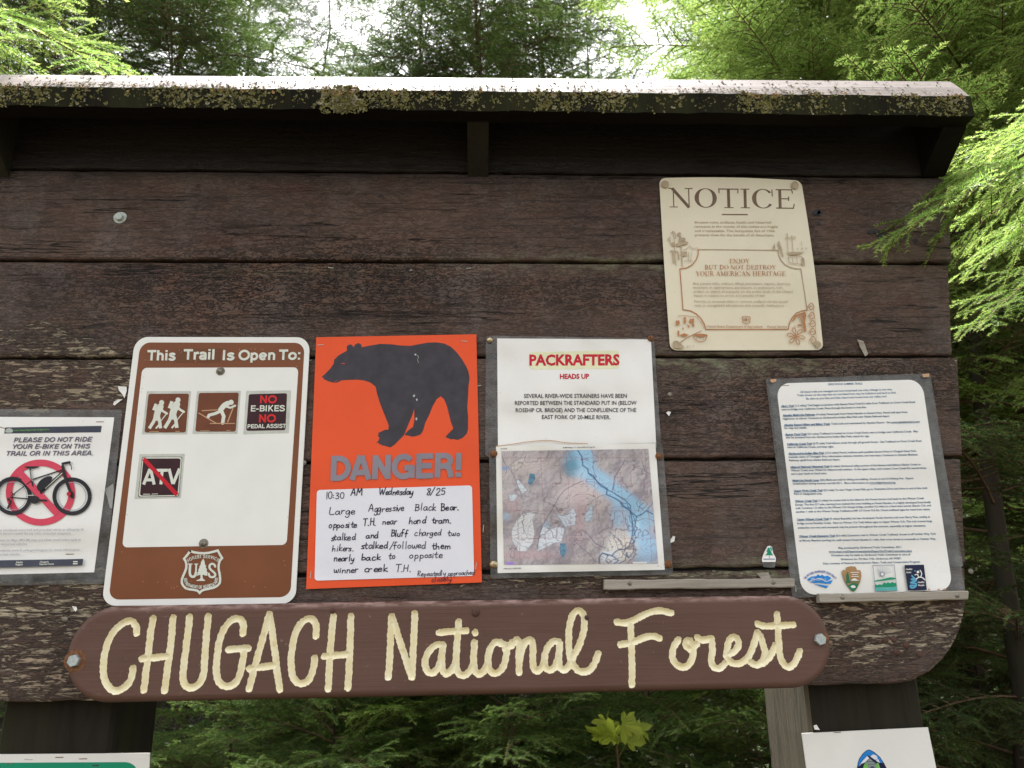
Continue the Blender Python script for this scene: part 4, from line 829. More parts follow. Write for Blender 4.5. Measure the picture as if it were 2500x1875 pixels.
sh = Sheet(root, lambda x, y: wave(x, y, .0100))
plate(sh, 'laminate', Z5([(85,735),(1150,705),(1217,1515),(95,1540)]), M['lam'], .02, .02, 50, 36, .0003)
plate(sh, 'page', Z5([(128,726),(1106,710),(1164,1486),(138,1506)]), M['paper'], nu=48, nv=36, thick=.0002)
art(sh, 'water_stain', Z5, [('c', [(130,728),(250,712),(330,700),(450,692),(560,706),(690,712)], 5)], M['tan'])
def paint_map():
    NXm, NZm = 350, 268; U, Vv = np.meshgrid(np.linspace(0, 1, NXm+1), np.linspace(0, 1, NZm+1))
    c4 = [(122,158),(1925,130),(2045,1537),(152,1555)]
    Xe = (c4[0][0]*(1-U)+c4[1][0]*U)*(1-Vv)+(c4[3][0]*(1-U)+c4[2][0]*U)*Vv; Ye = (c4[0][1]*(1-U)+c4[1][1]*U)*(1-Vv)+(c4[3][1]*(1-U)+c4[2][1]*U)*Vv
    rs = np.random.RandomState(5)
    def noise(scale, octv=4, seed=0):
        rs = np.random.RandomState(seed); out = np.zeros(Xe.shape); amp = 1; tot = 0
        for o in range(octv):
            s = scale/(2**o); gx_, gy_ = Xe/s, Ye/s; g = rs.rand(80, 80); x0 = np.floor(gx_).astype(int); y0 = np.floor(gy_).astype(int); fx = gx_-x0; fy = gy_-y0; fx = fx*fx*(3-2*fx); fy = fy*fy*(3-2*fy)
            a = lambda i, j: g[(y0+j) % 80, (x0+i) % 80]
            out += amp*((a(0,0)*(1-fx)+a(1,0)*fx)*(1-fy)+(a(0,1)*(1-fx)+a(1,1)*fx)*fy); tot += amp; amp *= .5
        return out/tot
    def dline(pts):
        d = np.full(Xe.shape, 1e9)
        for (ax, ay), (bx, by) in zip(pts[:-1], pts[1:]):
            dx, dy = bx-ax, by-ay; t = np.clip(((Xe-ax)*dx+(Ye-ay)*dy)/(dx*dx+dy*dy+1e-9), 0, 1); d = np.minimum(d, np.hypot(Xe-ax-t*dx, Ye-ay-t*dy))
        return d
    def inp(pts):
        r = np.zeros(Xe.shape, bool)
        for (ax, ay), (bx, by) in zip(pts, pts[1:]+pts[:1]):
            c = ((ay > Ye) != (by > Ye)); r ^= c & (Xe < (bx-ax)*(Ye-ay)/(by-ay+1e-9)+ax)
        return r
    C = np.zeros(Xe.shape+(3,)); C[:] = (.42, .37, .40)
    def mixc(col, f): 
        f = np.clip(f, 0, 1)[..., None]; C[:] = C*(1-f)+np.array(col)*f
    h = noise(520, 5, 3); hx = np.gradient(h, axis=1); hy = np.gradient(h, axis=0); shd = hx*60+hy*40
    mixc((.56, .49, .50), noise(300, 3, 9)*1.3-.4); mixc((.30, .25, .30), np.clip(-shd*1.5, 0, .8)); mixc((.68, .58, .58), np.clip(shd*.8, 0, .7))
    def blob(x, y, rx, ry, col, a, p=1.2): d = ((Xe-x)/rx)**2+((Ye-y)/ry)**2; mixc(col, a*np.exp(-(d**p)))
    blob(1100,640,350,200,(.74,.58,.56),.8); blob(480,330,300,130,(.74,.62,.60),.8); blob(250,820,120,120,(.62,.38,.40),.6); blob(1080,980,90,300,(.60,.34,.36),.6); blob(420,1430,400,60,(.62,.36,.40),.8); blob(650,1250,520,60,(.6,.4,.42),.4)
    blob(1050,290,170,170,(.22,.44,.58),.95,3); blob(980,380,110,110,(.12,.28,.38),.6,3)
    band = dline([(1130,150),(1200,420),(1420,600),(1650,760),(1800,900),(1760,1150),(1900,1300)]); mixc((.38,.60,.78), 1.1*np.exp(-(band/115)**4)); blob(1850,980,170,180,(.40,.62,.80),.9,2); blob(1880,1350,190,220,(.42,.62,.82),.85,2); blob(1560,930,110,200,(.40,.60,.78),.7,2); blob(1350,520,170,110,(.42,.62,.78),.6,2); blob(1090,440,90,70,(.5,.68,.82),.7); blob(160,370,60,25,(.25,.42,.7),.9); blob(170,960,60,60,(.45,.62,.75),.7)
    blob(1580,1330,200,190,(.80,.74,.66),1.,2); blob(1450,1450,130,90,(.74,.78,.82),.9,2); blob(1780,1080,40,80,(.6,.75,.85),.7,2)
    for pts, cc in (([(330,1390),(250,1250),(245,1130),(300,1010),(380,930),(470,905),(540,930),(500,1000),(530,1150),(510,1280),(420,1390)], (.80,.84,.86)), ([(560,1390),(590,1180),(640,1060),(700,1120),(830,1080),(900,1110),(860,1270),(760,1290),(680,1330)], (.74,.82,.88)), ([(780,920),(860,950),(940,940),(950,880),(1010,860),(1040,930),(1030,1060),(900,1090),(830,990)], (.66,.76,.84)), ([(1140,1010),(1150,930),(1200,850),(1240,820),(1240,960),(1180,1030)], (.5,.66,.78)), ([(300,500),(340,510),(440,640),(380,680),(320,590)], (.70,.78,.82)), ([(210,700),(270,680),(330,700),(280,770),(225,770)], (.66,.76,.8)), ([(230,330),(300,270),(420,230),(370,330),(260,430)], (.72,.64,.62)), ([(680,1000),(720,1110),(640,1080),(620,1060)], (.42,.58,.66))):
        m = inp(pts); C[m] = C[m]*.25+np.array(cc)*.75
        e = dline(pts+pts[:1]); mixc((.22,.26,.34), .55*np.exp(-(e/4.5)**2)); gl = np.abs(np.sin(h[m]*46+Ye[m]*.05)); C[m] *= (1-.38*np.exp(-(gl/.22)**2))[:, None]
    for pts in ([(470,430),(530,440),(540,490),(500,560),(470,580),(445,550)], [(840,1290),(910,1290),(925,1390),(880,1475),(840,1420)]):
        m = inp(pts); C[m] = np.array((.12,.26,.36))*(.6+.9*noise(22, 2, 4)[m])[:, None]
    cl = np.abs(np.sin(h*70)); mixc((.26,.19,.23), .5*np.exp(-(cl/.22)**2)); cl2 = np.abs(np.sin(h*14)); mixc((.22,.12,.16), .6*np.exp(-(cl2/.09)**2))
    for pts, w_, cc, a in (([(200,340),(260,440),(320,580),(350,650),(390,760)], 4, (.18,.16,.2), .7), ([(430,165),(350,240),(270,290),(210,350)], 3, (.2,.18,.22), .7), ([(1120,525),(1010,570),(890,640),(820,730),(760,850),(690,960),(620,1080),(580,1220),(560,1360)], 4.5, (.14,.13,.18), .85), ([(1640,270),(1560,400),(1510,480),(1495,600),(1480,650)], 5, (.12,.12,.18), .85), ([(1845,280),(1880,400),(1950,440)], 4, (.12,.12,.18), .8),
        ([(1410,690),(1330,710),(1240,760),(1215,810)], 4, (.15,.14,.2), .8), ([(1110,1130),(1180,1170),(1270,1290),(1400,1350)], 5, (.14,.14,.2), .85), ([(1100,1130),(1040,1170),(1010,1250),(1100,1340),(1200,1420),(1290,1530)], 4, (.16,.15,.2), .8), ([(1470,900),(1450,1000),(1480,1080),(1440,1150)], 3, (.3,.25,.3), .7), ([(760,890),(820,960),(900,1080)], 3, (.2,.2,.25), .7)):
        mixc(cc, a*np.exp(-(dline(pts)/w_)**2))
    for x in (265, 595, 915, 1240, 1565, 1880): xx = x+(Ye-160)*.065; mixc((.42,.10,.16), .62*np.exp(-((Xe-xx)/2.8)**2))
    for y in (240, 560, 890, 1225): mixc((.42,.10,.16), .6*np.exp(-((Ye-y)/2.8)**2))
    river = [(1060,150),(1110,230),(1120,330),(1180,380),(1190,430),(1250,460),(1300,540),(1420,620),(1410,690),(1500,730),(1570,770),(1640,850),(1700,890),(1720,980),(1740,1100),(1720,1230),(1690,1320),(1640,1360),(1560,1370),(1510,1400),(1480,1440),(1360,1410),(1320,1460),(1320,1530)]
    dk = (.03,.10,.24)
    for pts, w_ in ((river, 8), ([(1190,430),(1290,520),(1340,590),(1480,660),(1640,760),(1700,820),(1710,880)], 6), ([(1700,890),(1780,960),(1850,930),(1900,890),(1980,930)], 7), ([(1780,960),(1760,1080),(1790,1100),(1740,1200)], 7), ([(1900,890),(1960,820),(1985,770)], 4), ([(1800,900),(1820,830),(1870,790)], 4), ([(1720,1230),(1750,1260),(1740,1400),(1680,1470),(1660,1400),(1640,1500),(1560,1540)], 6), ([(1640,960),(1650,1050),(1690,1120)], 4), ([(1480,1440),(1560,1500),(1500,1540)], 6), ([(1360,1410),(1430,1440),(1400,1500),(1440,1540)], 5), ([(1580,780),(1600,840),(1700,860)], 5), ([(1700,900),(1745,960),(1765,1060),(1750,1150),(1775,1220),(1730,1290)], 5), ([(1690,940),(1700,1020),(1745,1060)], 4), ([(1590,790),(1660,800),(1690,870)], 4), ([(1640,1360),(1620,1420),(1680,1460)], 5), ([(1440,1150),(1560,1240),(1610,1330)], 3)):
        mixc(dk, .9*np.exp(-(dline([(x+0, y) for x, y in pts])/w_)**2))
    for i in range(34):
        x, y = (rs.uniform(1450, 1610), rs.uniform(1160, 1350)) if i < 20 else (rs.uniform(1350, 1560), rs.uniform(1440, 1535)); mixc((.15,.24,.38), .85*np.exp(-(((Xe-x)/14)**2+((Ye-y)/4)**2)**2))
    for i in range(30): x, y = rs.uniform(200, 1900), rs.uniform(200, 1500); mixc((.10,.05,.07), .7*np.exp(-(((Xe-x)/rs.uniform(6, 22))**2+((Ye-y)/5)**2)**2))
    C[inp([(1730,1515),(1905,1512),(1908,1535),(1732,1538)])] = (.8, .8, .8); blob(230,1535,60,18,(.40,.25,.75),.9,3)
    lum = C.mean(-1, keepdims=True); C = lum+(C-lum)*(.62+.45*(C[..., 2:3] > C[..., 0:1])); C = C**1.12*.95; return U, Vv, np.clip(C, 0, 1)
U, Vv, C = paint_map(); lf = sh.lay(); cc = Ze([(122,158),(1925,130),(2045,1537),(152,1555)])
b = MB(); b.v = [tuple(sh.at(*bil(cc, u, v), lf)) for u, v in zip(U.ravel(), Vv.ravel())]; nn = U.shape[1]
b.f = [(j*nn+i, (j+1)*nn+i, (j+1)*nn+i+1, j*nn+i+1) for j in range(U.shape[0]-1) for i in range(nn-1)]; b.mi = [0]*len(b.f)
o = b.build('map_print', M['mapv'], root, smooth=True); ca = o.data.color_attributes.new('print', 'FLOAT_COLOR', 'POINT'); ca.data.foreach_set('color', np.concatenate([C.reshape(-1, 3), np.ones((C.shape[0]*C.shape[1], 1))], 1).ravel().astype(np.float32))
ftexts(sh, 'small_print', Ze, [('8/25/2018', (112,135), (190,132), 13), ('ACMEX Mapper 2.1 - 8.6 km NNE of Portage AK', (875,122), (1272,114), 15), ('UTM/Projection: NAD83/WGS84', (148,1608), (362,1602), 15), ('1/1', (2035,1575), (2055,1573), 12)], M['text'], .01)
for p, m_, l in (((113,773), 'rust', 'rusty tack'), ((1128,789), 'rust', 'large rusty tack'), ((113,1453), 'brass', 'shiny brass tack'), ((1185,1451), 'rust', 'rusty tack')): dome(root, sh.at(*Z5([p])[0], .0005), .0068, M[m_], 'tack', .75, label=l)

# ------------------------------------------------------------------ tin notice, upper right
root = thing('tin_notice_sign', 'aged cream tin plate headed NOTICE, bowed and screwed high on the right of the board', 'metal sign', P(1810, 640, -.006))
def dn(px, py):
    u = (px-1610)/(390); v = (py-434)/420
    return .0035+.0075*math.sin(math.pi*min(1, max(0, v)))**1.2*(.25+.75*min(1, max(0, u)))+.003*math.sin(math.pi*min(1, max(0, u)))*(1-v)
sh = Sheet(root, dn)
def nbow(u, v, x, y): return (x+4.2*math.sin(math.pi*v)*u-1.2*math.sin(math.pi*v)*(1-u), y-4.5*math.sin(math.pi*u)*(1-v))
plate(sh, 'tin_plate', Z6([(97,115),(1248,136),(1428,1508),(187,1511)]), M['notice'], .045, .035, 24, 24, .0009, bow=nbow)
label_text(sh, 'heading', [('NOTICE', Z6([(176,352)])[0], Z6([(1200,364)])[0], 47.5)], M['n1'], SR, lean=(-.03, -1))
art(sh, 'heading_rule', Z6, [('b', [(605,410),(815,411)], 9)], M['n1'])
LN6 = (-.04, -1)
ftexts(sh, 'first_paragraph', Z6, [('Ancient ruins, artifacts, fossils and historical', (383,482), (1005,482), 19), ('remnants in the vicinity of this notice are fragile', (383,516), (1058,517), 19), ('and irreplaceable. The Antiquities Act of 1906', (386,550), (1033,552), 19), ('protects them for the benefit of all Americans.', (389,584), (1030,586), 19)], M['n2'], .006, LN6)
fr = [[(415,693),(1060,700)], [(1060,700),(1066,740),(1085,782),(1115,815),(1150,835),(1195,848),(1245,850)], [(1245,850),(1296,1185)], [(1296,1185),(1255,1190),(1210,1208),(1175,1245),(1152,1290),(1143,1340)], [(1143,1340),(475,1341)], [(475,1341),(462,1295),(435,1250),(395,1212),(350,1190),(290,1180)], [(290,1180),(265,850)], [(265,850),(320,843),(365,818),(398,775),(412,735),(415,693)]]
art(sh, 'frame_line', Z6, [('l', [p for q in fr[:2]+[fr[2]] for p in q], 8)], M['n2'])
art(sh, 'lower_frame_line', Z6, [('l', [p for q in fr[3:7] for p in q]+fr[7], 8)], M['n3'])
label_text(sh, 'slogan', [('ENJOY', Z6([(666,804)])[0], Z6([(832,804)])[0], 10.6), ('BUT DO NOT DESTROY', Z6([(466,854)])[0], Z6([(1046,854)])[0], 10.6), ('YOUR AMERICAN HERITAGE', Z6([(394,906)])[0], Z6([(1124,906)])[0], 11)], M['n3'], SR, lean=LN6)
ftexts(sh, 'second_paragraph', Z6, [('Any person who, without official permission, injures, destroys,', (371,976), (1165,978), 18), ('excavates or appropriates any historic or prehistoric ruin,', (372,1008), (1100,1010), 18), ('artifact or object of antiquity on the public lands of the United', (375,1041), (1180,1041), 18), ('States is subject to arrest and penalty of law.', (378,1073), (960,1073), 18), ('Permits to excavate sites or remove artifacts can be issued', (383,1121), (1140,1122), 18), ('only to recognized educational and scientific institutions.', (385,1153), (1115,1154), 18)], M['n2'], .003, LN6)
ftexts(sh, 'agency_line', Z6, [('United States Department of Agriculture', (483,1323), (937,1326), 17), ('Forest Service', (975,1326), (1133,1326), 17)], M['n3'], .01, LN6)
art(sh, 'small_emblem', Z6, [('l', [(772,1236),(786,1240),(800,1232),(816,1240),(830,1236),(836,1250),(830,1262),(834,1280),(818,1290),(802,1292),(786,1290),(772,1282),(776,1264),(770,1250),(772,1236)], 5), ('f', [(801,1240),(812,1268),(804,1268),(804,1278),(798,1278),(798,1268),(790,1268)]), ('l', [(780,1252),(781,1266),(788,1266),(789,1252)], 3), ('l', [(824,1254),(815,1254),(815,1260),(823,1262),(823,1268),(814,1268)], 3)], M['n3'])
art(sh, 'totem_and_tree_drawing', Z6, [('f', [(235,650),(262,630),(300,625),(333,632),(325,650),(285,658),(240,672)]), ('f', [(270,595),(310,600),(308,618),(262,630),(255,612)]), ('f', [(240,565),(262,552),(278,566),(262,574),(280,592),(256,588)]), ('l', [(262,560),(272,640),(280,760),(284,828)], 8),
    ('l', [(205,548),(218,600),(222,700),(232,800),(236,822)], 5), ('l', [(196,560),(210,545),(224,556),(230,600)], 6), ('l', [(168,610),(186,590),(190,640),(172,612)], 6), ('l', [(190,705),(246,708)], 10), ('b', [(214,712),(222,800)], 22), ('f', [(190,640),(226,630),(230,660),(205,668)]), ('l', [(290,700),(315,690),(345,665),(370,690),(402,680),(412,700)], 4), ('f', [(280,712),(322,710),(320,745),(284,748)]), ('l', [(335,715),(338,790)], 4), ('l', [(360,712),(350,800)], 3), ('l', [(250,720),(258,770)], 10), ('l', [(300,790),(330,775),(372,790)], 3)], M['n2'])['kind'] = 'stuff'
art(sh, 'ship_and_chest_drawing', Z6, [('f', [(1130,715),(1280,712),(1225,735),(1150,738)]), ('l', [(1133,560),(1142,715)], 5), ('l', [(1170,580),(1182,712)], 5), ('l', [(1120,600),(1165,598)], 5), ('l', [(1168,585),(1203,590),(1195,608),(1172,602)], 4), ('f', [(1020,684),(1040,686),(1030,640)]), ('l', [(1062,640),(1085,700),(1100,745)], 12), ('l', [(1060,632),(1068,625),(1095,700)], 4), ('l', [(1142,752),(1150,800),(1245,812),(1268,770),(1250,750),(1142,752)], 5), ('f', [(1252,752),(1272,765),(1278,820),(1256,822)]), ('l', [(1175,752),(1180,804)], 4), ('l', [(1210,752),(1216,808)], 4), ('f', [(1250,690),(1258,670),(1262,692)]), ('f', [(1215,692),(1220,676),(1226,692)]), ('f', [(1282,690),(1287,674),(1294,692)]), ('l', [(1250,625),(1254,660)], 3)], M['n2'])['kind'] = 'stuff'
art(sh, 'canyon_and_bowl_drawing', Z6, [('l', [(250,1232),(300,1228),(400,1240),(440,1290),(460,1330)], 4), ('f', [(232,1270),(262,1268),(264,1300),(234,1308)]), ('f', [(296,1240),(314,1240),(316,1290),(298,1292)]), ('f', [(345,1258),(380,1252),(378,1290),(340,1285)]), ('f', [(370,1282),(385,1310),(375,1322),(362,1305)]), ('f', [(255,1388),(300,1372),(340,1385),(300,1400)]), ('f', [(284,1320),(300,1335),(286,1345)]), ('f', [(245,1350),(262,1352),(258,1395),(248,1390)]), ('f', [(320,1300),(345,1310),(338,1330)]), ('l', [(258,1455),(320,1408),(440,1352)], 6), ('F', [(372,1385),(430,1376),(486,1384),(480,1396),(430,1402),(400,1394)]), ('l', [(372,1388),(385,1420),(420,1440),(450,1440),(476,1420),(486,1388)], 5), ('l', [(395,1408),(405,1425)], 3), ('l', [(425,1412),(430,1430)], 3), ('l', [(455,1408),(450,1428)], 3)], M['n3'])['kind'] = 'stuff'
pet = [('c', [(1205+14*math.cos(a), 1395+14*math.sin(a)), (1205+52*math.cos(a-.28), 1395+52*math.sin(a-.28)), (1205+74*math.cos(a), 1395+70*math.sin(a)), (1205+52*math.cos(a+.28), 1395+52*math.sin(a+.28)), (1205+14*math.cos(a), 1395+14*math.sin(a))], 6) for a in [k*math.pi/3+.2 for k in range(6)]]
swl = [('c', [(1300+dx, y), (1330+dx, y-34), (1352+dx, y+2), (1325+dx, y+22), (1312+dx, y), (1330+dx, y-8)], 6) for dx, y in ((0, 1160), (5, 1235), (10, 1300), (10, 1365), (14, 1432))]
art(sh, 'tree_and_flower_drawing', Z6, pet+swl+[('d', (1205,1395), 12), ('f', [(1170,1280),(1200,1225),(1270,1200),(1294,1205),(1270,1215),(1215,1235),(1190,1270)]), ('f', [(1262,1215),(1290,1210),(1280,1280),(1292,1355),(1270,1360),(1262,1300)]), ('l', [(1232,1235),(1262,1290)], 9), ('l', [(1250,1225),(1268,1260)], 6), ('l', [(1225,1305),(1248,1308)], 14), ('l', [(1195,1310),(1200,1345)], 5), ('l', [(1340,1150),(1360,1250),(1365,1350),(1372,1440)], 3)], M['n3'])['kind'] = 'stuff'
art(sh, 'form_number', Z6, [('l', [(320,1474),(332,1472),(322,1488),(334,1488)], 3), ('l', [(340,1474),(350,1474),(344,1490)], 3), ('l', [(368,1472),(378,1472),(372,1486)], 3)], M['n2'])['kind'] = 'stuff'
art(sh, 'rust_stain', Z6, [('F', [(118,150),(140,135),(172,148),(168,185),(140,190),(120,175)]), ('F', [(1175,150),(1200,140),(1225,160),(1220,195),(1195,200),(1172,185)]), ('F', [(212,1440),(240,1432),(268,1450),(300,1490),(240,1494),(214,1480)]), ('F', [(1350,1440),(1382,1435),(1408,1455),(1400,1485),(1370,1488)])], M['n2'])['kind'] = 'stuff'
for p in ((145,165), (1197,171), (238,1462), (1378,1463)): dome(root, sh.at(*Z6([p])[0], .0012), .0054, M['rust'], 'screw', .5)

# ------------------------------------------------------------------ laminated trail list
root = thing('trail_list_notice', 'laminated white sheet of small blue print headed GIRDWOOD SUMMER TRAILS, four logos at its foot', 'notice', P(2115, 1180, -.004))
sh = Sheet(root, lambda x, y: .0036+.0012*math.sin(x*.018+y*.011)+.0007*math.sin(y*.04+1)+.004*max(0, (y-1400)/70)*max(0, (x-2200)/150))
plate(sh, 'laminate', Z7([(133,122),(1208,84),(1434,1500),(307,1552)]), M['lam'], .01, .01, 42, 60, .0003)
plate(sh, 'second_laminate', Z7([(150,132),(1196,96),(1424,1345),(300,1400)]), M['lam'], .01, .01, 42, 60, .0002)
plate(sh, 'page', Z7([(199,150),(1152,124),(1355,1500),(368,1532)]), M['paper2'], .09, .068, 40, 60, .0002)
TL_ = [((540,162),(765,157)), ((358,212),(960,194)), ((338,234),(985,216)), ((398,256),(922,240))]
TX = ['GIRDWOOD SUMMER TRAILS', 'All listed trails are managed and non-motorized use only; mileage is one way.', 'Trails shown on the map that are not listed here may be indistinct and hard to find.', 'Be alert as you hike and bike--bears and moose love our valley too!']
ftexts(sh, 'heading', Z7, [(t, a, c, 13) for t, (a, c) in zip(TX, TL_)], M['lbold'], .014, (-.12, -1))
BODY = [("Abe's Trail", 315, "(1.5 miles) Trail begins at junction with Beaver Pond Trail 0.5 miles from Trailhead on Crow Creek Road", (233,304), (1108,276)), (None, 0, 'next to bridge over California Creek. Rises through the forest to tree line.', (237,326), (790,310)),
 ('Alyeska Multi-Use Pathway', 455, '(4 miles) Paved path from Hotel Alyeska to Seward Hwy. Paved trail spur from', (243,364), (1058,342)), (None, 0, 'Hightower to school. Connects to Girdwood-to-Indian Bike Path near Alaska Railroad depot.', (245,387), (943,368)),
 ('Alyeska Resort Hiking and Biking Trails', 552, 'Trails built and maintained by Alyeska Resort.  See www.alyeskaresort.com', (252,427), (1138,404)), (None, 0, 'for map and details.', (255,447), (402,444)),
 ('Beaver Pond Trail', 398, '(2.5 miles) Trailhead is located on Crow Creek Road, next to bridge over California Creek.  May', (262,489), (1128,468)), (None, 0, 'also be accessed from the Girdwood-to-Indian Bike Path; watch for sign.', (265,509), (812,499)),
 ('California Creek Trail', 433, '(0.75 mile) Trail follows creek through old growth forest.  Use Trailhead on Crow Creek Road', (272,552), (1150,530)), (None, 0, 'next to California Creek, and keep right.', (275,572), (577,568)),
 ('Girdwood-to-Indian Bike Path', 513, '(13.3 miles) Paved, multiuse path parallels Seward Hwy in Chugach State Park.', (282,614), (1118,596)), (None, 0, 'Includes views of Turnagain Arm, information stations, benches, and rest stops. Connects to Alyeska Multiuse', (284,636), (1125,620)), (None, 0, 'Pathway uphill from Alaska Railroad depot.', (287,658), (618,652)),
 ('Iditarod National Historical Trail', 547, '(5 miles) Girdwood valley portion of this famous trail follows Glacier Creek to', (295,702), (1145,684)), (None, 0, 'Winner Creek area. Watch for Iditarod trail markers.  In the upper valley, trail crosses Crow Creek Rd. several times', (298,724), (1182,707)), (None, 0, 'and a spur leads to hand tram.', (300,746), (532,742)),
 ('Multi-Use Nordic Loop', 480, '(5K) Multi-use trail for biking and walking. Access at end of Arlberg Ave.  Expect', (308,790), (1098,774)), (None, 0, 'construction during summer and fall 2011.  More information at www.skigirdwood.org.', (310,810), (982,802)),
 ('Upper Virgin Creek Trail', 503, '(0.3 mile) To view Virgin Creek Falls, go to Timberline Drive and drive to end of the road.', (316,857), (1190,838)), (None, 0, 'Park in designated area.', (318,877), (502,875)),
 ('Winner Creek Trail', 470, '(3 miles) An access trail to the Iditarod, this Forest Service trail leads to the Winner Creek', (324,924), (1168,905)), (None, 0, 'Gorge. The first 0.7 mile, starting from behind the tram building at Hotel Alyeska, is a highly developed boardwalk', (326,948), (1212,931)), (None, 0, 'trail. Continue 1.5 miles to the Winner Crk Gorge bridge, another 0.2 miles to a hand tram across Glacier Crk, and', (328,970), (1212,952)), (None, 0, 'another 1 mile to the Winner Gorge Trailhead at MP 2.9 Crow Crk Rd. Check trailhead signs for hand tram status.', (331,994), (1208,977)),
 ('Upper Winner Creek Trail', 543, '(9 miles) Beautiful, but less developed, Forest Service trail over Berry Pass, ending at', (338,1044), (1206,1026)), (None, 0, 'bridge across Rosehip Creek.  Start on Winner Crk Trail; follow signs to Upper Winner Crk. This trail crosses large', (340,1070), (1220,1054)), (None, 0, 'avalanche run-outs and snowpack may be present throughout the summer, especially at higher elevations.', (343,1098), (1180,1084)),
 ('Winner Creek Extension Trail', 583, '(0.6 mile) Connector trail to Winner Creek Trailhead. Access is off Verbier Way. Park', (350,1154), (1245,1137)), (None, 0, 'at Moose Meadow parking lot, walk toward Hotel Alyeska 0.1 mile, then cross street at crosswalk to Verbier Way.', (353,1182), (1245,1170)),
 (None, 0, 'Map produced by Girdwood Trails Committee, 2011', (608,1230), (1018,1224)), (None, 0, 'www.muni.org/Departments/parks/Pages/GirdTrailsCommittee.aspx', (545,1254), (1088,1249)), (None, 0, 'Donations may be made to Girdwood Trails Committee in care of', (563,1278), (1078,1272)), (None, 0, 'Girdwood, Inc. PO Box 1102, Girdwood, AK 99587.', (623,1304), (1018,1298)), (None, 0, "Data courtesy of National Park Service's River, Trails and Conservation Program", (508,1332), (1140,1320))]
bl_ = []; tl_ = []; ul = []
for ti, xm, tx, a, c in BODY:
    if ti:
        ym = a[1]+(c[1]-a[1])*(xm-a[0])/(c[0]-a[0]); tl_.append((ti, a, (xm, ym), 12)); ul.append(('b', [(a[0], a[1]+3), (xm, ym+3)], 2)); a = (xm+8, ym)
    bl_.append((tx, a, c, 12))
ul.append(('b', [(545,1257),(1088,1252)], 1.6)); ul.append(('b', [(950,411),(1138,407)], 1.6)); ul.append(('b', [(812,808),(982,805)], 1.6))
ftexts(sh, 'body_text', Z7, bl_, M['ltext'], .02, (-.12, -1)); ftexts(sh, 'trail_names', Z7, tl_, M['lbold'], .03, (-.12, -1), slant=.15); root.children[-1]['kind'] = 'stuff'; art(sh, 'underlines', Z7, ul, M['lbold'])['kind'] = 'stuff'
b = MB(); lf = sh.lay(); path_text(sh, b, 'GLACIER RANGER DISTRICT', Zf(catmull([(255,300),(300,255),(380,222),(460,208),(540,222),(610,258),(662,305)])), 5.4, .95, lf); b.build('ranger_district_lettering', M['dblue'], root)
art(sh, 'ranger_district_logo', Zf, [('f', [(282,298),(340,262),(400,258),(430,232),(455,256),(480,236),(515,260),(555,250),(610,285),(560,318),(520,322),(460,300),(400,318),(330,330),(300,322)]), ('f', [(318,342),(400,322),(470,312),(540,330),(628,308),(598,362),(520,358),(440,348),(380,352)]), ('f', [(370,370),(440,368),(500,380),(570,388),(540,420),(470,400),(430,384)])], M['blue'])['kind'] = 'stuff'
art(sh, 'logo_snow_lines', Zf, [('l', [(330,320),(345,280),(352,300),(372,282),(382,312)], 5), ('c', [(410,292),(470,290),(520,318),(524,290)], 6), ('c', [(300,332),(400,300),(480,302),(540,328),(620,300)], 6)], M['paper2'])['kind'] = 'stuff'
arrow = [(800,160),(815,135),(870,124),(930,128),(948,160),(950,178),(995,178),(1008,205),(1012,260),(998,330),(965,400),(930,455),(905,470),(875,455),(825,395),(785,330),(760,260),(748,200),(765,172),(800,182)]
art(sh, 'arrowhead_logo', Zf, [('f', arrow)], M['mud']); art(sh, 'arrowhead_forest', Zf, [('f', [(800,350),(830,380),(900,350),(975,365),(960,402),(930,450),(905,465),(875,450),(825,392)]), ('f', [(822,190),(840,230),(850,300),(868,350),(800,355),(812,300),(805,250)])], M['lgreen']); art(sh, 'arrowhead_meadow', Zf, [('f', [(865,318),(990,320),(980,355),(870,352)])], M['olive'])
art(sh, 'arrowhead_white_marks', Zf, [('f', [(865,318),(890,300),(910,285),(935,290),(960,310),(982,320)]), ('F', [(868,400),(880,385),(910,382),(930,395),(932,412),(890,418)]), ('b', [(865,208),(985,206)], 9), ('b', [(885,236),(965,235)], 9), ('b', [(875,262),(978,262)], 9)], M['paper2'])['kind'] = 'stuff'
rays = [('b', [(1295,232), (1295+math.cos(a)*min(135, 70/abs(math.cos(a)) if abs(math.cos(a)) > .45 and math.cos(a) < 0 else 150), 232-abs(math.sin(a))*112)], 4) for a in [math.pi*k/12 for k in range(1, 12)]]
art(sh, 'sun_logo', Zf, [('l', [(1166,112),(1455,106),(1495,452),(1206,460),(1166,112)], 9), ('d', (1295,232), 34)]+rays, M['grey'])['kind'] = 'stuff'
art(sh, 'sun_logo_hills', Zf, [('f', [(1182,325),(1230,308),(1290,300),(1350,285),(1400,272),(1472,280),(1476,300),(1400,305),(1300,320),(1190,332)]), ('f', [(1198,408),(1202,365),(1225,380),(1260,366),(1290,378),(1320,340),(1345,356),(1370,338),(1400,352),(1430,335),(1455,352),(1482,345),(1488,400)])], M['green'])['kind'] = 'stuff'
art(sh, 'sun_logo_water', Zf, [('f', [(1202,412),(1489,403),(1494,450),(1207,457)])], M['teal']); art(sh, 'sun_logo_sun', Zf, [('d', (1295,232), 20)], M['paper2'])
art(sh, 'healthy_parks_logo', Zf, [('f', [(1593,108),(1856,102),(1896,444),(1640,450)])], M['navy']); art(sh, 'figure_and_water', Zf, [('c', [(1735,190),(1710,220),(1700,260),(1750,280),(1690,300),(1750,320),(1680,345),(1750,360),(1740,400),(1690,415),(1675,385),(1730,385)], 22)], M['lblue'])
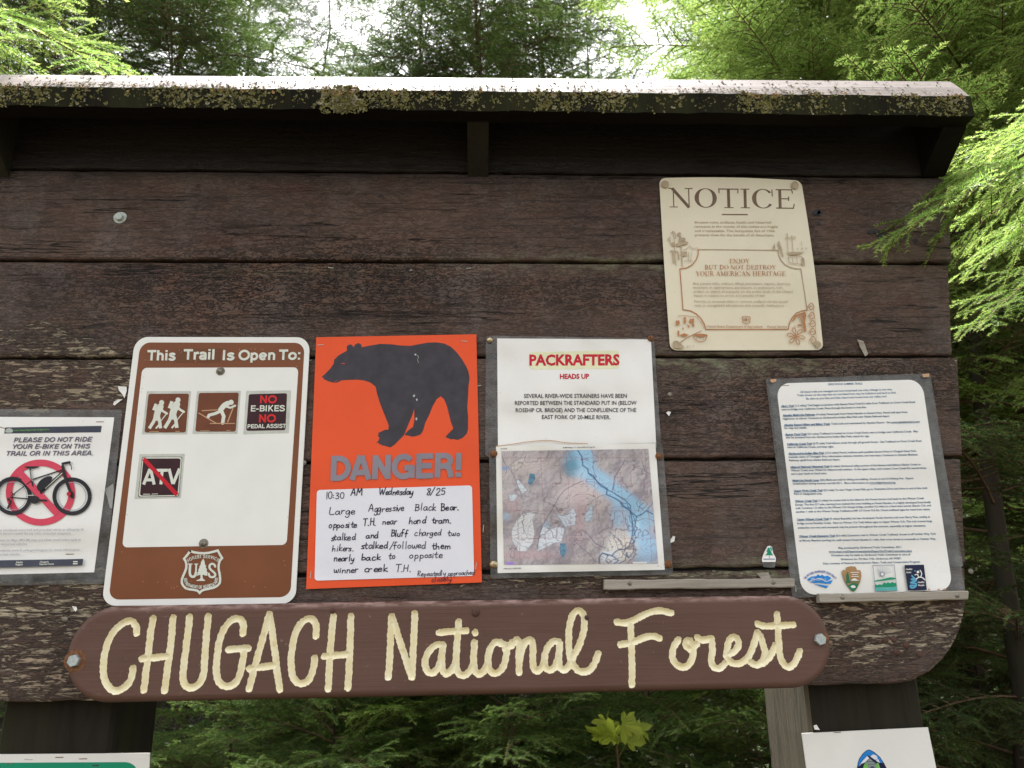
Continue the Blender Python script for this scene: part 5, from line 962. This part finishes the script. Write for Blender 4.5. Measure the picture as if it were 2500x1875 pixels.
art(sh, 'white_figure', Zf, [('d', (1776,202), 18), ('c', [(1735,240),(1770,236),(1780,262)], 12), ('c', [(1805,178),(1826,220),(1815,262)], 12), ('c', [(1750,300),(1790,272),(1835,278),(1870,308)], 14)], M['paper2'])['kind'] = 'stuff'
ftexts(sh, 'healthy_parks_lettering', Zf, [('Healthy', (1615,176), (1700,170), 20), ('Parks', (1620,218), (1685,214), 20), ('Healthy', (1775,352), (1865,346), 22), ('People', (1780,392), (1862,388), 22)], M['paper2'], .02)
staple(sh, Z7([(258,163)])[0], .014, -.05, M['rust']); staple(sh, Z7([(328,1490)])[0], .010, 1.5, M['pale'])
for q in ([(163,124),(202,120),(200,136),(180,145),(165,140)], [(1155,88),(1200,86),(1201,106),(1160,110)]): art(sh, 'tape_bit', Z7, [('f', q)], M['tan'])
art(sh, 'silicone_crumbs', Z7, [('F', [(1190,1500),(1200,1488),(1208,1502)]), ('F', [(1250,1500),(1262,1490),(1272,1500)]), ('F', [(1290,1496),(1300,1488),(1308,1498)])], M['tan'])['kind'] = 'stuff'

# ------------------------------------------------------------------ wooden battens
def batten(label, tl, tr, br, bl, th, scr):
    # a small ledge strip with a bevelled upper arris, screwed to the planks
    a, c, d, e = P(*tl, -th), P(*tr, -th), P(*br, -th), P(*bl, -th); root = thing('wooden_batten', label, 'wooden strip', (a+d)/2, 'battens screwed to the board')
    b = MB(); n = 40; prof = 6
    for i in range(n+1):
        t = i/n; top = a.lerp(c, t); bot = e.lerp(d, t); w = .0008*noise1(t*9, 1); w2 = .0008*noise1(t*7, 4)
        top = top+Vector((0, 0, w)); bot = bot+Vector((0, 0, w2))
        for p in ((top.x, -.0008, top.z), (top.x, -th+.002, top.z), (top.x, -th, top.z-.002), (bot.x, -th, bot.z+.0015), (bot.x, -th+.0015, bot.z), (bot.x, -.0008, bot.z)): b.v.append(p)
    b.f = [(i*6+q, i*6+q+1, (i+1)*6+q+1, (i+1)*6+q) for i in range(n) for q in range(5)]+[(0, 5, 4, 3, 2, 1), tuple(n*6+q for q in range(6))]; b.mi = [0]*len(b.f)
    b.build('strip', M['batten'], root)
    for p in scr: dome(root, P(*p, -th+.0005), .0045, M['dull'], 'screw', .35)
batten('weathered grey batten beneath the laminated trail list, at the right edge of the board', Z7([(481,1524)])[0], Z7([(1456,1503)])[0], Z7([(1455,1562)])[0], Z7([(487,1582)])[0], .016, [Z7([(632,1545)])[0], Z7([(1380,1535)])[0]])
batten('weathered grey batten on the planks between river map and trail list', Z5([(793,1547)])[0], (1940, 1412), (1940, 1434), Z5([(793,1608)])[0], .013, [Z5([(948,1568)])[0], Z7([(180,1448)])[0]])
# tag with a small evergreen
root = thing('tree_tag', 'small torn white tag with a green conifer, left of the trail list', 'tag', P(1878, 1358, -.002)); sh = Sheet(root, lambda x, y: .002+.003*max(0, (y-1360)/25))
def tagpoly(name, pts, mat, lab=None):
    b = MB(); lf = sh.lay(); n = len(pts); fr_ = [sh.at(x, y, lf) for x, y in Zl(pts)]; b.add(fr_, [tuple(t) for t in tessellate_polygon([[Vector((x, y, 0)) for x, y in pts]])]); b.add(fr_+[v+Vector((0, .0015, 0)) for v in fr_], [(i, (i+1) % n, n+(i+1) % n, n+i) for i in range(n)]); return b.build(name, M[mat], root)
tagpoly('clear_sleeve', [(390,950),(985,950),(975,1050),(950,1200),(820,1215),(460,1190),(400,1060)], 'lam')
tagpoly('tag_paper', [(640,240),(740,225),(830,290),(860,430),(880,570),(960,700),(990,770),(1000,830),(985,955),(390,955),(385,830),(410,700),(480,510),(560,370)], 'paper2')
art(sh, 'conifer_print', Zl, [('f', [(730,400),(780,480),(800,550),(880,670),(700,650),(520,660),(600,570),(620,500),(570,500),(640,330),(690,300)]), ('l', [(708,640),(715,800)], 20)], M['green']); art(sh, 'sky_print', Zl, [('F', [(740,300),(810,300),(850,400),(820,470),(760,390),(720,380)])], M['teal']); art(sh, 'dark_stripe', Zl, [('b', [(445,830),(960,825)], 55)], M['grey'])

# ------------------------------------------------------------------ laminated e-bike poster
root = thing('bicycle_ban_poster', 'laminated white poster with a black bicycle over a red prohibition ring, at the left edge', 'poster', P(120, 1200, -.003))
sh = Sheet(root, lambda x, y: .0046+.0012*math.sin(x*.02+y*.013)+.0008*math.sin(y*.05)+.0006*math.sin(x*.07))
plate(sh, 'laminate', Zb([(-150,66),(1078,74),(922,1606),(-340,1625)]), M['lam'], .02, .02, 46, 60, .0003)
plate(sh, 'page', Zb([(-80,136),(1006,140),(829,1505),(-255,1530)]), M['paper2'], nu=44, nv=60, thick=.0002)
plate(sh, 'header_band', Zb([(45,229),(896,215),(888,272),(37,283)]), M['band'], nu=10, nv=2, thick=.00005)
art(sh, 'header_badge', Zb, [('F', [(50,272),(55,245),(80,236),(108,245),(108,272)])], M['pale']); ftexts(sh, 'header_lettering', Zb, [('United States Department of Agriculture', (118,262), (435,252), 14)], M['lime'], .01)
b = MB(); lf = sh.lay()
for t, p0, p1 in (('PLEASE DO NOT RIDE', (112,360), (802,353)), ('YOUR E-BIKE ON THIS', (100,418), (786,414)), ('TRAIL OR IN THIS AREA.', (44,479), (818,474))):
    q = Zb([p0, p1]); glyphs(sh, b, t, GR, q[0], q[1], 11.6, w=.19, lift=lf, lean=(.04, -1), slant=.2)
b.build('heading', M['ebike'], root)
ring = [(356+(276)*math.cos(a)*1.0, 802+(262)*math.sin(a)) for a in [k*2*math.pi/56 for k in range(57)]]
art(sh, 'red_ring', Zb, [('b', ring, 58)], M['ered']); art(sh, 'red_slash', Zb, [('b', [(160,615),(505,990)], 62)], M['ered'])
ell = lambda cx, cy, rx, ry, n=44: [(cx+rx*math.cos(k*2*math.pi/n), cy+ry*math.sin(k*2*math.pi/n)) for k in range(n+1)]
k0 = sh.lay()
art(sh, 'front_wheel', Zb, [('b', ell(634,836,156,150), 34)], M['black']); art(sh, 'front_rim', Zb, [('b', ell(634,836,122,122), 5)], M['grey']); art(sh, 'rear_wheel', Zb, [('b', ell(112,832,150,152), 34)], M['black']); art(sh, 'rear_rim', Zb, [('b', ell(112,832,122,122), 5)], M['grey'])
art(sh, 'bicycle_frame', Zb, [('l', [(285,688),(550,602)], 11), ('l', [(552,625),(335,825)], 26), ('l', [(265,598),(280,690),(302,835)], 14), ('l', [(90,845),(300,862)], 10), ('l', [(100,830),(272,702)], 8), ('l', [(552,570),(568,640),(582,700)], 26), ('l', [(582,700),(608,770),(635,840)], 24), ('F', [(600,800),(640,795),(650,850),(620,845)])], M['black'])['kind'] = 'stuff'
art(sh, 'frame_highlight', Zb, [('l', [(546,632),(400,765)], 7), ('l', [(225,828),(300,826)], 6), ('l', [(270,610),(284,700)], 4)], M['glyph'])['kind'] = 'stuff'
art(sh, 'saddle', Zb, [('F', [(218,574),(270,572),(345,574),(325,586),(275,592),(235,586)])], M['black']); art(sh, 'handlebar', Zb, [('l', [(552,548),(612,536)], 22), ('l', [(605,540),(628,570),(630,600)], 7)], M['black'])
art(sh, 'battery', Zb, [('F', [(325,745),(360,690),(420,660),(458,665),(450,700),(400,760),(345,788)])], M['black']); art(sh, 'motor_and_crank', Zb, [('F', [(262,840),(300,830),(340,845),(345,880),(310,902),(275,890)]), ('l', [(330,868),(408,872)], 16)], M['black']); art(sh, 'rear_derailleur', Zb, [('l', [(72,858),(95,885),(70,938)], 18), ('l', [(95,800),(130,820),(100,850)], 6)], M['black'])
art(sh, 'brake_disc', Zb, [('d', (605,815), 19)], M['crimson'])
ftexts(sh, 'body_text', Zb, [('E-bikes are considered motorized (self-propelled vehicle as defined by 36', (-110,1143), (737,1137), 20), ('CFR 212.1) and are treated like any other motorized equipment.', (-112,1173), (628,1170), 20), ('Motor Vehicle Use Maps (MVUM) maps and winter travel orders apply to', (-120,1233), (712,1225), 20), ('e-bikes as motorized vehicles.', (-122,1268), (242,1264), 20), ('Visit our website www.fs.usda.gov/chugach for more information', (-125,1322), (700,1315), 20), ('about motorized vehicles.', (-128,1358), (180,1354), 20)], M['small'], .012)
plate(sh, 'footer_band', Zb([(-200,1402),(733,1387),(724,1445),(-208,1468)]), M['band'], nu=10, nv=2, thick=.00005)
ftexts(sh, 'footer_lettering', Zb, [('Alaska', (140,1424), (200,1422), 15), ('Region', (138,1444), (200,1442), 15), ('Chugach', (350,1421), (428,1419), 15), ('National Forest', (348,1441), (475,1438), 15)], M['glyph'], .02)
art(sh, 'footer_marks', Zb, [('b', [(644,1412),(684,1411)], 10), ('b', [(642,1430),(684,1429)], 10)], M['glyph'])['kind'] = 'stuff'
staple(sh, Zb([(882,180)])[0], .013, .0, M['rust']); staple(sh, Zb([(617,1345)])[0], .013, .0, M['rust']); staple(sh, Zb([(22,232)])[0], .012, -.3, M['rust'])

# ------------------------------------------------------------------ panels fixed to the posts below
def low_panel(name, label, cat, cx, yy, corners, mat):
    root = thing(name, label, cat, P(*cx, yy)); sh = Sheet(root, lambda x, y: -yy); plate(sh, 'panel', corners, M[mat], nu=6, nv=6, thick=.003); return root, sh
root, sh = low_panel('green_trail_panel', 'white edged green panel stapled to the left post, below the board', 'sign', (150, 1900), .040, Zj([(-330,748),(1926,730),(1895,1420),(-420,1440)]), 'paper2')
plate(sh, 'green_print', Zj([(-260,856),(1775,845),(1745,1340),(-340,1360)]), M['green'], .085, .30, 20, 12, .0002)
art(sh, 'small_mark', Zj, [('b', [(1188,892),(1275,890)], 18)], M['band'])
for p, m_ in (((368,811), 'pale'), ((764,784), 'rust'), ((1070,803), 'rust'), ((122,862), 'dull')): staple(sh, Zj([p])[0], .012, -.05 if m_ != 'rust' else .0, M[m_])
root, sh = low_panel('white_logo_panel', 'white panel with a blue arched mountain logo on the right post, below the board', 'sign', (2130, 1880), .038, [(1958,1790.5),(2265.5,1775.5),(2342,2150),(2010,2170)], 'paper')
arch = [(1110,428),(1150,440),(1200,470),(1280,540),(1340,630),(1385,720),(1410,800),(1420,900),(1400,1000),(930,1000),(915,900),(930,760),(945,640),(965,570),(1020,490),(1070,445)]
art(sh, 'arched_badge', Zi, [('f', arch)], M['navy']); art(sh, 'badge_sky', Zi, [('f', [(1110,436),(1150,448),(1195,476),(1272,545),(1330,632),(1120,600),(960,690),(952,640),(972,574),(1025,496),(1072,453)])], M['blue'])
art(sh, 'badge_sun', Zi, [('F', [(1140,540),(1165,510),(1200,508),(1232,530),(1240,570),(1190,580)])], M['notewhite']); art(sh, 'badge_mountain', Zi, [('f', [(1095,512),(1130,530),(1280,640),(1350,720),(1370,800),(940,800),(960,690),(1030,600)])], M['navy'])
art(sh, 'badge_snow', Zi, [('f', [(1090,525),(1120,560),(1060,620),(1000,645),(965,680),(1020,600)]), ('f', [(1215,590),(1250,570),(1282,632),(1240,610)])], M['notewhite'])['kind'] = 'stuff'
art(sh, 'badge_cabin', Zi, [('f', [(1130,565),(1235,655),(1240,740),(1060,740),(1050,640)])], M['grey2']); art(sh, 'cabin_lines', Zi, [('b', [(1080,610),(1200,608)], 6), ('b', [(1100,650),(1215,648)], 6), ('F', [(1130,700),(1165,680),(1200,700)])], M['navy'])['kind'] = 'stuff'
art(sh, 'badge_trees', Zi, [('F', [(1040,660),(1085,640),(1100,760),(1030,770)]), ('F', [(1225,650),(1260,640),(1290,770),(1235,770)])], M['lime'])['kind'] = 'stuff'
staple(sh, Zi([(640,172)])[0], .012, .0, M['dull'])

# ------------------------------------------------------------------ hemlocks
def branch_mesh(name, seed, L, lat, nlat, sec_gap, sec_len, gap, nl, nw, mat, droop=.22, wood=.006):
    rs = np.random.RandomState(seed); r = random.Random(seed); tw = []        # twigs: start, dir, length, droop, radius, order
    def curve(p, d, l, dr, t): return p+d*l*t+np.array([0, 0, -dr*l])*t*t
    base = np.zeros(3); d0 = np.array([1, 0, .12]); tw.append((base, d0, L, droop, wood, 0))
    for i in range(nlat):
        if r.random() < .10: continue
        t = .10+.86*(i+.5)/nlat; side = 1 if i % 2 else -1; p = curve(base, d0, L, droop, t)
        l = lat*(1-t)**.62*r.uniform(.5, 1.25)+.05*L; a = rad(r.uniform(34, 74))*side
        d = np.array([math.cos(a), math.sin(a), r.uniform(-.3, .4)]); dr = r.uniform(.0, .32); tw.append((p, d, l, dr, wood*.45, 1))
        ns = int(l/sec_gap)
        for k in range(ns):
            t2 = .12+.85*(k+.5)/ns; s2 = 1 if k % 2 else -1; p2 = curve(p, d, l, dr, t2); l2 = sec_len*(1-t2*.72)*r.uniform(.6, 1.25); a2 = a+rad(r.uniform(38, 62))*s2
            tw.append((p2, np.array([math.cos(a2), math.sin(a2), r.uniform(-.2, .3)]), l2, r.uniform(.0, .5), wood*.2, 2))
    V_, F_, MI, TP = [], [], [], []; n0 = 0
    for (p, d, l, dr, rd, o) in tw:          # wood
        seg = (7, 3, 1)[o]
        for j in range(seg+1):
            t = j/seg; c = curve(p, d, l, dr, t); rr_ = rd*(1-.75*t); tn = d/np.linalg.norm(d); sx = np.cross(tn, [0, 0, 1]); sx /= np.linalg.norm(sx)+1e-9; sy = np.cross(sx, tn)
            for q in range(3): a = q*2.0944; V_.append(c+sx*rr_*math.cos(a)+sy*rr_*math.sin(a)); TP.append(0)
        for j in range(seg):
            for q in range(3): F_.append((n0+j*3+q, n0+j*3+(q+1) % 3, n0+(j+1)*3+(q+1) % 3, n0+(j+1)*3+q)); MI.append(1)
        n0 += 3*(seg+1)
    Vn, Tn = [], []
    for (p, d, l, dr, rd, o) in tw:          # needles, in rows along every twig
        st = (.35, .08, .02)[o]; m = max(3, int(l*(1-st)/gap)); t = st+(1-st)*(np.arange(m)+rs.rand(m)*.6)/m
        c = p+np.outer(t*l, d)+np.outer(t*t*l*dr, [0, 0, -1]); tn = np.tile(d, (m, 1))+np.outer(2*t*dr, [0, 0, -1]); tn /= np.linalg.norm(tn, axis=1)[:, None]
        sx = np.cross(tn, [0, 0, 1.]); sx /= np.linalg.norm(sx, axis=1)[:, None]+1e-9; sy = np.cross(sx, tn)
        for ang0 in (0, 180, 60, 125):
            phi = np.radians(ang0+rs.randn(m)*17); fw = np.radians(52+rs.randn(m)*12); side = sx*np.cos(phi)[:, None]+sy*np.sin(phi)[:, None]
            dr_ = tn*np.cos(fw)[:, None]+side*np.sin(fw)[:, None]; ln = nl*(.65+.6*rs.rand(m))*(1-.35*t**3); ln = ln*(1 if ang0 in (0, 180) else .65)
            wv = tn*(nw/2)+sy*(rs.randn(m)[:, None]*nw*.2)
            Vn.append(np.stack([c-wv, c+wv, c+dr_*ln[:, None]+wv*.25], 1).reshape(-1, 3)); tt = np.clip((t-.45)/.5, 0, 1)**1.3*(1 if o else .7)*rs.uniform(.3, 1.0); Tn.append(np.repeat(tt, 3))
    Vn = np.concatenate(Vn); Tn = np.concatenate(Tn); k = len(Vn)//3
    me = bpy.data.meshes.new(name); nv = n0+len(Vn); me.vertices.add(nv); me.vertices.foreach_set('co', np.concatenate([np.array(V_), Vn]).ravel().astype(np.float32))
    loops = np.concatenate([np.array(F_).ravel(), np.arange(n0, nv)]); cnt = np.array([4]*len(F_)+[3]*k); me.loops.add(len(loops)); me.loops.foreach_set('vertex_index', loops.astype(np.int32))
    me.polygons.add(len(cnt)); me.polygons.foreach_set('loop_start', np.concatenate([[0], np.cumsum(cnt)[:-1]]).astype(np.int32)); me.polygons.foreach_set('loop_total', cnt.astype(np.int32))
    me.materials.append(M[mat]); me.materials.append(M['twig']); me.polygons.foreach_set('material_index', np.array([1]*len(F_)+[0]*k, dtype=np.int32))
    at = me.attributes.new('tip', 'FLOAT', 'POINT'); at.data.foreach_set('value', np.concatenate([np.array(TP, float), Tn]).astype(np.float32)); me.update(); me.validate(); return me
NEAR = [branch_mesh('branch', 10+i, .52, .24, 22, .013, .055, .0032, .0105, .0019, 'needle', .15, .0035) for i in range(3)]
NEARB = [branch_mesh('branch', 20+i, .60, .28, 22, .014, .065, .0036, .0110, .0021, 'needle_b', .2, .004) for i in range(3)]
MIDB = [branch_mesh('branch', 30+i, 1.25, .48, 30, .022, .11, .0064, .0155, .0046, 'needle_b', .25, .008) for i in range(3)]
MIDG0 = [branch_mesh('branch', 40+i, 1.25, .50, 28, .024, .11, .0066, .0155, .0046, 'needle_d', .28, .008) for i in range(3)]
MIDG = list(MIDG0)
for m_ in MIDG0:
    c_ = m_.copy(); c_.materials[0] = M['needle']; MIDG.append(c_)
FAR = [branch_mesh('branch', 50+i, 1.7, .66, 26, .05, .18, .013, .026, .009, 'needle_d', .3, .012) for i in range(3)]
def tube(b, pts, radii, n=9):
    base = len(b.v)
    for i, (p, r_) in enumerate(zip(pts, radii)):
        for k in range(n): a = k*2*math.pi/n; q = 1+.1*math.sin(k*2.3+i*1.1); b.v.append((p[0]+r_*q*math.cos(a), p[1]+r_*q*math.sin(a), p[2]))
    for i in range(len(pts)-1):
        for k in range(n): k2 = (k+1) % n; b.f.append((base+i*n+k, base+i*n+k2, base+(i+1)*n+k2, base+(i+1)*n+k)); b.mi.append(b.cur)
def gz(x, y): return max(0, y-9)*.32 if y < 40 else 9.9
def put_branch(root, me, loc, az, tilt, sc, roll=0):
    o = bpy.data.objects.new('branch', me); COL.objects.link(o); o.parent = root
    m = Matrix.Translation(Vector(loc)-root.location) @ Matrix.Rotation(az, 4, 'Z') @ Matrix.Rotation(-tilt, 4, 'Y') @ Matrix.Rotation(roll, 4, 'X') @ Matrix.Diagonal((sc, sc*R.choice((1, -1)), sc, 1))
    o.matrix_local = m; return o
def aim_branch(root, me, a, tip, L, roll=0.0, sc=None):
    a = Vector(a); d = Vector(tip)-a; sc = sc or d.length/L
    return put_branch(root, me, a, math.atan2(d.y, d.x), math.atan2(d.z, math.hypot(d.x, d.y)), sc, roll)
def hemlock(label, x, y, Ht, n, z0, z1, protos, s0, s1, r0=.08, lean=(0, 0), tilt=(-.15, .3), cat='tree', name='hemlock_tree', group=None, az=None):
    g = gz(x, y); root = thing(name, label, cat, (x, y, g), group); b = MB(); m = 14; ph = R.uniform(0, 9)
    at = lambda z: Vector((x+lean[0]*z/Ht+.06*noise1(z*.9+ph, 1)*min(1, z), y+lean[1]*z/Ht+.06*noise1(z*.8+ph, 5)*min(1, z), g+z))
    tube(b, [at(Ht*i/m) for i in range(m+1)], [r0*(1-.93*(i/m)**.8)*(1.25 if i == 0 else 1) for i in range(m+1)]); b.build('trunk', M['bark'], root, smooth=True)
    for i in range(n):
        z = z0+(z1-z0)*((i+R.random())/n); a = (az[0]+(az[1]-az[0])*R.random()) if az else i*2.4+R.uniform(-.5, .5); f = (z-z0)/(z1-z0+1e-6)
        put_branch(root, R.choice(protos), at(z), a, R.uniform(*tilt), (s0+(s1-s0)*f)*R.uniform(.75, 1.2), R.uniform(-.35, .35))
    return root, at
# bright crowns behind the right half of the roof
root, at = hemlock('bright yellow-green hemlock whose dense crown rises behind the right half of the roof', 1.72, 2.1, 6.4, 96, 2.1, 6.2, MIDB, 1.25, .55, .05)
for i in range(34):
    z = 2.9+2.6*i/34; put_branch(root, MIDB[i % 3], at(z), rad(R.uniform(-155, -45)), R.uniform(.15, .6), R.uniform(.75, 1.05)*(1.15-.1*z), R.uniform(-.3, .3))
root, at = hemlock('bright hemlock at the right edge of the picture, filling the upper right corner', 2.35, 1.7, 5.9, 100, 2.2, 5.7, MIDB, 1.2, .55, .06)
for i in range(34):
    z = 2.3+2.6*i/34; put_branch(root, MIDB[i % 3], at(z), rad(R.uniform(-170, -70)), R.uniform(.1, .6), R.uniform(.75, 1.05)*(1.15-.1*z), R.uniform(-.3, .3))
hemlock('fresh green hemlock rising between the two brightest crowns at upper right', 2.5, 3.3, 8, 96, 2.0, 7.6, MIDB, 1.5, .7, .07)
# dark hemlocks behind the left half
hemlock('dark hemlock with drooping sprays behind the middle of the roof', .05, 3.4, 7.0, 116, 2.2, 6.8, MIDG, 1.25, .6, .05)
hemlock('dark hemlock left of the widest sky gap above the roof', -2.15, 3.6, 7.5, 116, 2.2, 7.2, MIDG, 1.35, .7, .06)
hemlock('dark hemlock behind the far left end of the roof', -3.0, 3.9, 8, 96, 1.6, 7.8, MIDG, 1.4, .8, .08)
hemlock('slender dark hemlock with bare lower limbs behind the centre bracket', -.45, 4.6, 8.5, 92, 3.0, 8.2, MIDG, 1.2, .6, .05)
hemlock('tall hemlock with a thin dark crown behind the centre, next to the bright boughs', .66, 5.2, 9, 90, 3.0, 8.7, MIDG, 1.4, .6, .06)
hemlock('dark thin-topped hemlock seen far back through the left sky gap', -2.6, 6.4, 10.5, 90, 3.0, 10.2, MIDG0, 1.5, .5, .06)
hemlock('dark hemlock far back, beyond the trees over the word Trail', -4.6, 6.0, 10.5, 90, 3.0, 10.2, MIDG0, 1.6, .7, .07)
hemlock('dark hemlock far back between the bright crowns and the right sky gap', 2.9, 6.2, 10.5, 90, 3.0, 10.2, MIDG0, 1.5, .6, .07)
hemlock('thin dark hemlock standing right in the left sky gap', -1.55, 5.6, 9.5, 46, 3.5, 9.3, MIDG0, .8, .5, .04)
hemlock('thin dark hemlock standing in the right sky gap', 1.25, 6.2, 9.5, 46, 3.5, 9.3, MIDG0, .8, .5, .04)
# trees to the right of the board, lower down
hemlock('shaded hemlock with a leaning dark trunk close behind the right end of the board', 1.72, 1.35, 6, 44, .3, 2.7, MIDG0, .75, .7, .045, (.25, .1))
hemlock('shaded hemlock with bare dark limbs behind the lower right corner', 2.5, 2.7, 8, 64, .3, 4.0, MIDG0, 1.0, .9, .075, (-.3, 0))
# saplings seen under the board
SAP = [(-.72, 1.1, 'thin dark hemlock sapling beside the left post, seen under the carved sign', NEAR, 26), (-.40, .75, 'dark green hemlock sapling under the word CHUGACH', NEAR, 34), (-.12, .95, 'hemlock sapling with pale sprays under the gap between CHUGACH and National', [NEARB[0], NEAR[0], NEAR[1]], 34), (.16, .62, 'green hemlock sapling under the word National', NEAR, 34), (.42, .85, 'hemlock sapling behind the yellow leaves under the word Forest', [NEARB[1], NEAR[0], NEARB[2]], 32), (.66, .66, 'dark hemlock sapling against the left face of the right post', NEAR, 24)]
for i, (x, y, lab, pr, n) in enumerate(SAP):
    hemlock(lab, x*1.25, y+.55, 1.62, n*2, .35, 1.55, pr, 1.2, .7, .011, (R.uniform(-.1, .1), 0), (-.1, .5), 'sapling', 'hemlock_sapling')
for i in range(9):
    hemlock('hemlock sapling in the shade further back under the board', -2.2+.62*i, 1.7+.5*(i % 3), 1.9, 40, .2, 1.8, MIDG, .6, .35, .015, (0, 0), (-.1, .4), 'sapling', 'hemlock_sapling', 'shaded saplings behind the board')
# forest beyond
k = 0
for i in range(22):
    x = -11+1.05*i+R.uniform(-.4, .4); y = 7.5+R.uniform(0, 5.5)
    if i % 11 in (5,): continue
    hemlock('tall forest hemlock standing in the dark wood behind the notice board', x, y, (7.6 if abs(x+3.3) < 1.1 or abs(x-1.9) < 1.5 else 9.6), 60, .6, (7.4 if abs(x+3.3) < 1.1 or abs(x-1.9) < 1.5 else 9.4), FAR, 1.5, .6, .06, (R.uniform(-.6,.6), 0), (-.3, .2), 'tree', 'hemlock_tree', 'hemlocks of the wood behind')
# boughs that reach in front: top left and at the right end of the board
root, at = hemlock('hemlock standing just outside the left edge, one fresh bough reaching over the roof', -2.35, .15, 6, 10, 2.5, 5, MIDB, .7, .6, .06, az=(2.0, 4.2))
aim_branch(root, NEARB[0], P(-330, -40, .2), P(300, 112, -.02), .6, .5); aim_branch(root, NEARB[1], P(-260, 130, .2), P(180, 165, .0), .6, -.4, .8)
aim_branch(root, NEARB[2], P(-230, -120, .3), P(160, 10, .1), .6, .9); aim_branch(root, NEARB[1], P(-60, 60, .1), P(312, 118, .1), .6, 1.1, .5)
root, at = hemlock('hemlock just outside the right edge, its bough hanging in front of the board end', 2.05, .25, 6, 22, 2.5, 5, MIDB, .75, .6, .06, az=(-1.2, 1.6))
aim_branch(root, NEARB[0], P(2740, 300, .0), P(2160, 508, -.17), .6, .1); aim_branch(root, NEARB[1], P(2700, 250, .05), P(2325, 395, -.1), .6, -.2); aim_branch(root, NEARB[2], P(2760, 380, .1), P(2330, 520, -.05), .6, .3)
aim_branch(root, NEARB[1], P(2750, 420, .2), P(2350, 620, .1), .6, .2); aim_branch(root, NEARB[0], P(2760, 560, .3), P(2360, 760, .2), .6, -.2); aim_branch(root, NEARB[2], P(2700, 200, .1), P(2400, 360, -.05), .6, .3); aim_branch(root, NEARB[0], P(2780, 240, .0), P(2420, 330, -.1), .6, -.4)
# broad yellow-green leaves under the sign
def leaf_mesh(seed):
    r = random.Random(seed); b = MB(); tips = [(-100, .55), (-62, .8), (-30, .62), (0, 1.0), (30, .62), (62, .8), (100, .55)]; pts = [(0, 0)]
    ang = [(-125, .25)]
    for i, (a, l) in enumerate(tips):
        ang.append((a-14, l*.74)); ang.append((a, l)); ang.append((a+14, l*.74))
        if i < 6: ang.append(((a+tips[i+1][0])/2, .48 if i in (1, 2, 3, 4) else .36))
    ang.append((125, .25)); vs = [(0, 0, 0)]
    for a, l in ang: l *= r.uniform(.92, 1.08); x, y = l*math.cos(rad(a)), l*math.sin(rad(a)); vs.append((x, y, -.18*(x*x+y*y)+.05*math.sin(a*.2)))
    b.add(vs, [(0, i, i+1) for i in range(1, len(vs)-1)]); b.quad((-.7, -.008, .0), (0, -.01, 0), (0, .01, 0), (-.7, .008, 0))
    me = bpy.data.meshes.new('leaf'); me.from_pydata(b.v, [], b.f); me.materials.append(M['leaf']); me.update(); return me
LM = [leaf_mesh(i) for i in range(3)]
c0 = P(1505, 1790, .95); root = thing('broadleaf_shrub', 'small shrub with bright yellow-green lobed leaves, lit among the saplings under the word Forest', 'shrub', (c0.x, c0.y, 0))
b = MB(); tube(b, [(c0.x, c0.y, 0), (c0.x+.02, c0.y, .7), (c0.x, c0.y+.01, c0.z-.03)], [.008, .006, .003], 6); b.build('stem', M['twig'], root, smooth=True)
for px, py, s, az, ti in ((1478,1758,.038,2.0,-.9),(1520,1768,.044,.4,-.9),(1500,1795,.050,3.3,-1.0),(1545,1785,.040,-.3,-.7),(1470,1800,.036,3.6,-.8),(1530,1812,.042,-1.0,-.9),(1558,1772,.034,.8,-1.1),(1495,1775,.034,1.2,-.6)):
    o = bpy.data.objects.new('leaf', R.choice(LM)); COL.objects.link(o); o.parent = root; p = P(px, py, .93+R.uniform(-.03, .03)) - root.location
    o.matrix_local = Matrix.Translation(p) @ Matrix.Rotation(az, 4, 'Y') @ Matrix.Rotation(1.1+R.uniform(-.4, .4), 4, 'X') @ Matrix.Scale(s*1.4, 4)
# undergrowth covering the forest floor
b = MB()
for i in range(26000):
    y = 1.2+12*R.random()**1.3; x = R.uniform(-1, 1)*(2.2+y*1.0); z = gz(x, y)+R.random()**1.4*.75*(.5+.5*noise1(x*1.3+y, 3))+.02; s = R.uniform(.02, .05)*(1+y*.06); a = R.uniform(0, 6.28); t = R.uniform(-.5, .5)
    d = Vector((math.cos(a), math.sin(a), t)); n = Vector((-math.sin(a), math.cos(a), R.uniform(-.4, .4))); c = Vector((x, y, z)); b.add([c-d*s, c+n*s*.45, c+d*s, c-n*s*.45], [(0, 1, 2, 3)])
tag(b.build('undergrowth', M['under_leaf']), 'low leafy undergrowth covering the forest floor behind the board', 'undergrowth', None, 'stuff')
